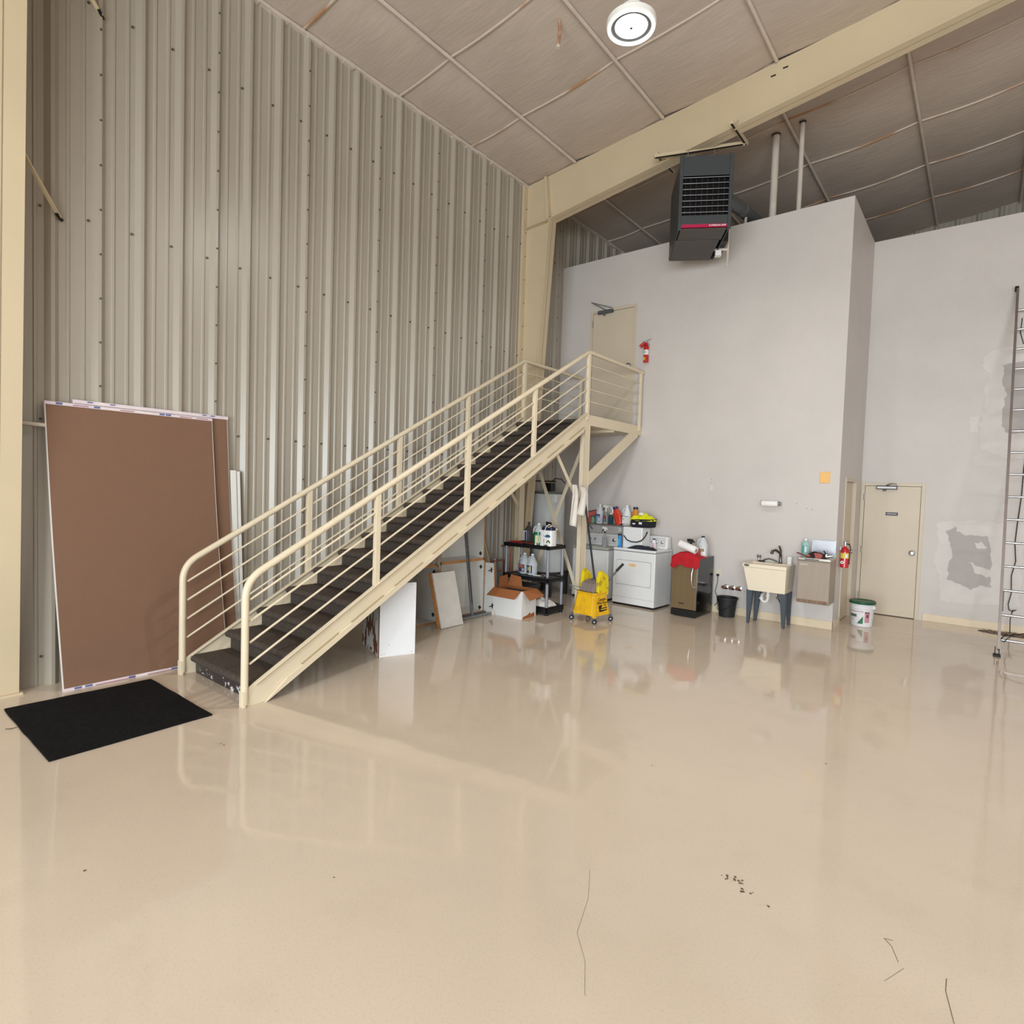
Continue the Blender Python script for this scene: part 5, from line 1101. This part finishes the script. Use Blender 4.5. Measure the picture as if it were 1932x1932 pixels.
for x, y in ((.01, .01), (W1-.03, .0), (.0, W2-.02), (W1-.03, W2-.03)):
    cs = part('caster', RUBB, t, lambda b: b.cyl((x-.014, y-.014, .034), (x+.014, y+.0, .034), .034, n=18), smooth=True)
    part('caster_fork', GALV, cs, lambda b: (b.cyl((x-.018, y-.018, .034), (x+.018, y+.004, .034), .010, n=8), b.box(x-.018, x+.018, y-.018, y+.018, .068, .10)))
# wringer
def wing(b, x0, x1, y0, th):
    pts = [(x0, .36), (x0+.005, .60), (x0+.045, .695), (x0+.085, .70), (x1-.02, .62), (x1, .56), (x1, .36)]
    b.prism(pts, 'x', 0, 0) if 0 else b._add([(x, y0, z) for x, z in pts]+[(x, y0+th, z) for x, z in pts], [tuple(range(7))[::-1], tuple(range(7, 14))]+[(i, (i+1) % 7, 7+(i+1) % 7, 7+i) for i in range(7)])
WY = mat('wringer_yellow', (232, 206, 28), .42, rgb2=(150, 124, 30), scale=16, thr=(.5, .75))
part('wringer', WY, t, lambda b: (wing(b, .13, .36, .045, .05), wing(b, .15, .36, .335, .05), b.box(.30, .36, .09, .34, .36, .50)), bevel=.006)
part('wringer_lever', DKGREY, t, lambda b: b.cyl((.35, .05, .55), (.44, -.03, .70), .013, n=10), smooth=True)
part('lever_grip', BLACK, t, lambda b: b.cyl((.43, -.022, .69), (.50, -.085, .795), .018, n=10), smooth=True)
part('bail_wire', DKGREY, t, lambda b: b.tube([(.04, .34, .41), (.0, .45, .47), (.04, .49, .475), (.08, .42, .45), (.20, .22, .43)], .005, n=6), smooth=True)
t = thing('mop', 'grey string mop with long black pole standing in the mop bucket', 'mop')
part('pole', BLACK, t, lambda b: b.cyl((-4.145, 7.04, .52), (-4.455, 7.140, 1.855), .0145, n=12), smooth=True)
part('mop_clamp', DKGREY, t, lambda b: b.hexa([(-4.24, 7.01, .53), (-4.09, 7.01, .53), (-4.09, 7.08, .53), (-4.24, 7.08, .53)], [(-4.19, 7.02, .58), (-4.12, 7.02, .58), (-4.12, 7.06, .58), (-4.19, 7.06, .58)]))
def mophead(b):
    cx, cy = -4.165, 7.03; ux_ = Vector((-.98, .2, 0)).normalized(); vx = Vector((-.2, -.98, 0)).normalized()
    for j in range(2):
        for k in range(15):
            q = (k/14-.5)*.22; p0 = Vector((cx, cy, .545-j*.012))+ux_*q*.9+vx*(.02+.03*j)
            p1 = p0+vx*(.045)+ux_*q*.12+Vector((0, 0, -.02)); p2 = p0+vx*.075+ux_*q*.22+Vector((0, 0, -.13-.02*random.random()))
            b.tube([p0-vx*.06, p0, p1, p2], .0105, n=6)
part('mop_strings', mat('mop_grey', (138, 124, 116), .95, var=.15, scale=30, bump=.6, bscale=120), t, mophead, smooth=True)
# ------------------------------------------------------------------ towel on the knee brace
def towel(b):
    # two hanging tails over the brace
    for x0, y0, y1, zt0, zb0, ph, xo in ((-4.45, 6.74, 6.97, 1.87, 1.32, 0, .03), (-4.435, 6.90, 7.17, 1.85, 1.46, 2, .055)):
        n, m_ = 12, 12; g = []
        for j in range(m_+1):
            V = j/m_; row = []
            for i in range(n+1):
                U = i/n; wd = .45+.55*V**.7; yy = (y0+y1)/2+.05*(1-V)+(U-.5)*(y1-y0)*wd; z = zt0-(zt0-zb0)*V-.05*U*V
                x = x0+xo*min(1, V*4)+.018*math.sin(U*9+ph+V*2)*V
                row.append(b.b.verts.new((x, yy, z)))
            g.append(row)
        for j in range(m_):
            for i in range(n): b.b.faces.new((g[j][i], g[j][i+1], g[j+1][i+1], g[j+1][i]))
o = soften(part('towel', CLO, None, towel, smooth=True, norm=False), .005, 0); tag(o, 'white towel hanging from the stair knee brace', 'towel')

# ------------------------------------------------------------------ extension ladder
t = thing('extension_ladder', 'aluminium extension ladder leaning on the patched wall at the right edge', 'ladder')
A0 = Vector((.205, 8.93, .05)); A1 = Vector((.20, 10.655, 4.75)); dl = (A1-A0).normalized(); Wd = .41
AP = mat('ladder_side', (150, 140, 136), .4, .7, var=.08)
for k, dx_ in enumerate((0, Wd)):
    off = Vector((dx_, 0, 0))
    part('side_rail', ALU if k else AP, t, lambda b: (b.bar(A0+off+Vector((0, 0, .03)), A1+off, .006, .075, up=(0, -1, 0)), b.bar(A0+off+Vector((.012 if k == 0 else -.012, -.036, .045)), A1+off+Vector((.012 if k == 0 else -.012, -.036, .015)), .026, .005, up=(0, -1, 0)), b.bar(A0+off+Vector((.012 if k == 0 else -.012, .036, .015)), A1+off+Vector((.012 if k == 0 else -.012, .036, -.015)), .026, .005, up=(0, -1, 0))))
    part('foot', RUBB, t, lambda b: (b.box(dx_+.205-.035, dx_+.205+.035, 8.87, 8.99, .0, .022), b.box(dx_+.205-.022, dx_+.205-.014, 8.90, 8.97, .02, .11), b.box(dx_+.205+.014, dx_+.205+.022, 8.90, 8.97, .02, .11)), bevel=.004)
    part('end_cap', BLACK, t, lambda b: b.bar(A1+off-dl*.02, A1+off+dl*.01, .04, .085, up=(0, -1, 0)))
nR = 16
for k in range(nR):
    p = A0+dl*(.15+.3005*k)
    part('rung', ALU, t, lambda b: b.cyl(p, p+Vector((Wd, 0, 0)), .016, n=10), smooth=True)
part('rung_lock', DKGREY, t, lambda b: b.bar(A0+dl*.50+Vector((.03, -.03, 0)), A0+dl*.74+Vector((.03, -.03, 0)), .012, .02, up=(0, -1, 0)))
part('pull_rope', BLACK, t, lambda b: (b.tube([A0+dl*.17+Vector(q) for q in ((.42, .10, .16), (.25, .03, .09), (.10, -.01, .045), (.05, -.03, .03), (.02, -.03, -.02), (.06, -.03, -.035), (.09, -.03, .02), (.12, -.02, .04))], .006, n=7)), smooth=True)
t = thing('hanging_cable', 'thin black cord dangling down the wall behind the ladder', 'cord')
part('cord_run', BLACK, t, lambda b: b.tube([(.28, 10.70, 4.35), (.27, 10.70, 4.15), (.31, 10.70, 4.0), (.42, 10.70, 3.95)], .005, n=6), smooth=True)
part('cord_run', BLACK, t, lambda b: b.tube([(.42, 10.69, 2.6), (.40, 10.69, 2.3), (.395, 10.69, 1.9), (.37, 10.69, 1.5), (.36, 10.69, 1.25), (.38, 10.68, 1.0), (.345, 10.68, .8), (.355, 10.67, .55), (.33, 10.66, .40), (.34, 10.62, .33), (.38, 10.6, .31), (.42, 10.6, .34), (.38, 10.6, .33), (.36, 10.6, .2), (.365, 10.57, .02)], .006, n=6), smooth=True)
t = thing('floor_drain_pit', 'broken concrete pit with rubble at the foot of the patched wall', 'pit', (.42, 10.52, 0))
def pit(b):
    pts = []
    for k in range(28):
        a = 2*PI*k/28; rr = 1+.12*mnoise.noise(Vector((math.cos(a)*2, math.sin(a)*2, 4)))
        pts.append((.40*rr*math.cos(a), .13*rr*math.sin(a)))
    b.prism(pts, 'z', .0, .006)
part('pit_floor', mat('pit_dark', (60, 46, 36), .95, rgb2=(150, 136, 116), scale=9, thr=(.45, .65)), t, pit)
def rub(b):
    for k in range(60):
        a = random.uniform(0, 2*PI); q = math.sqrt(random.random())*.9; s_ = random.uniform(.006, .022); x = .38*q*math.cos(a); y = .115*q*math.sin(a)
        b.hexa([(x-s_, y-s_, .005), (x+s_, y-s_*.7, .005), (x+s_*.8, y+s_, .005), (x-s_, y+s_*.6, .005)], [(x-s_*.5, y-s_*.5, .005+s_), (x+s_*.5, y-s_*.4, .005+s_), (x+s_*.4, y+s_*.5, .005+s_*.8), (x-s_*.4, y+s_*.4, .005+s_)])
rb = part('rubble', mat('rubble', (140, 122, 106), .95, rgb2=(84, 64, 50), scale=15), t, rub); rb['kind'] = 'stuff'
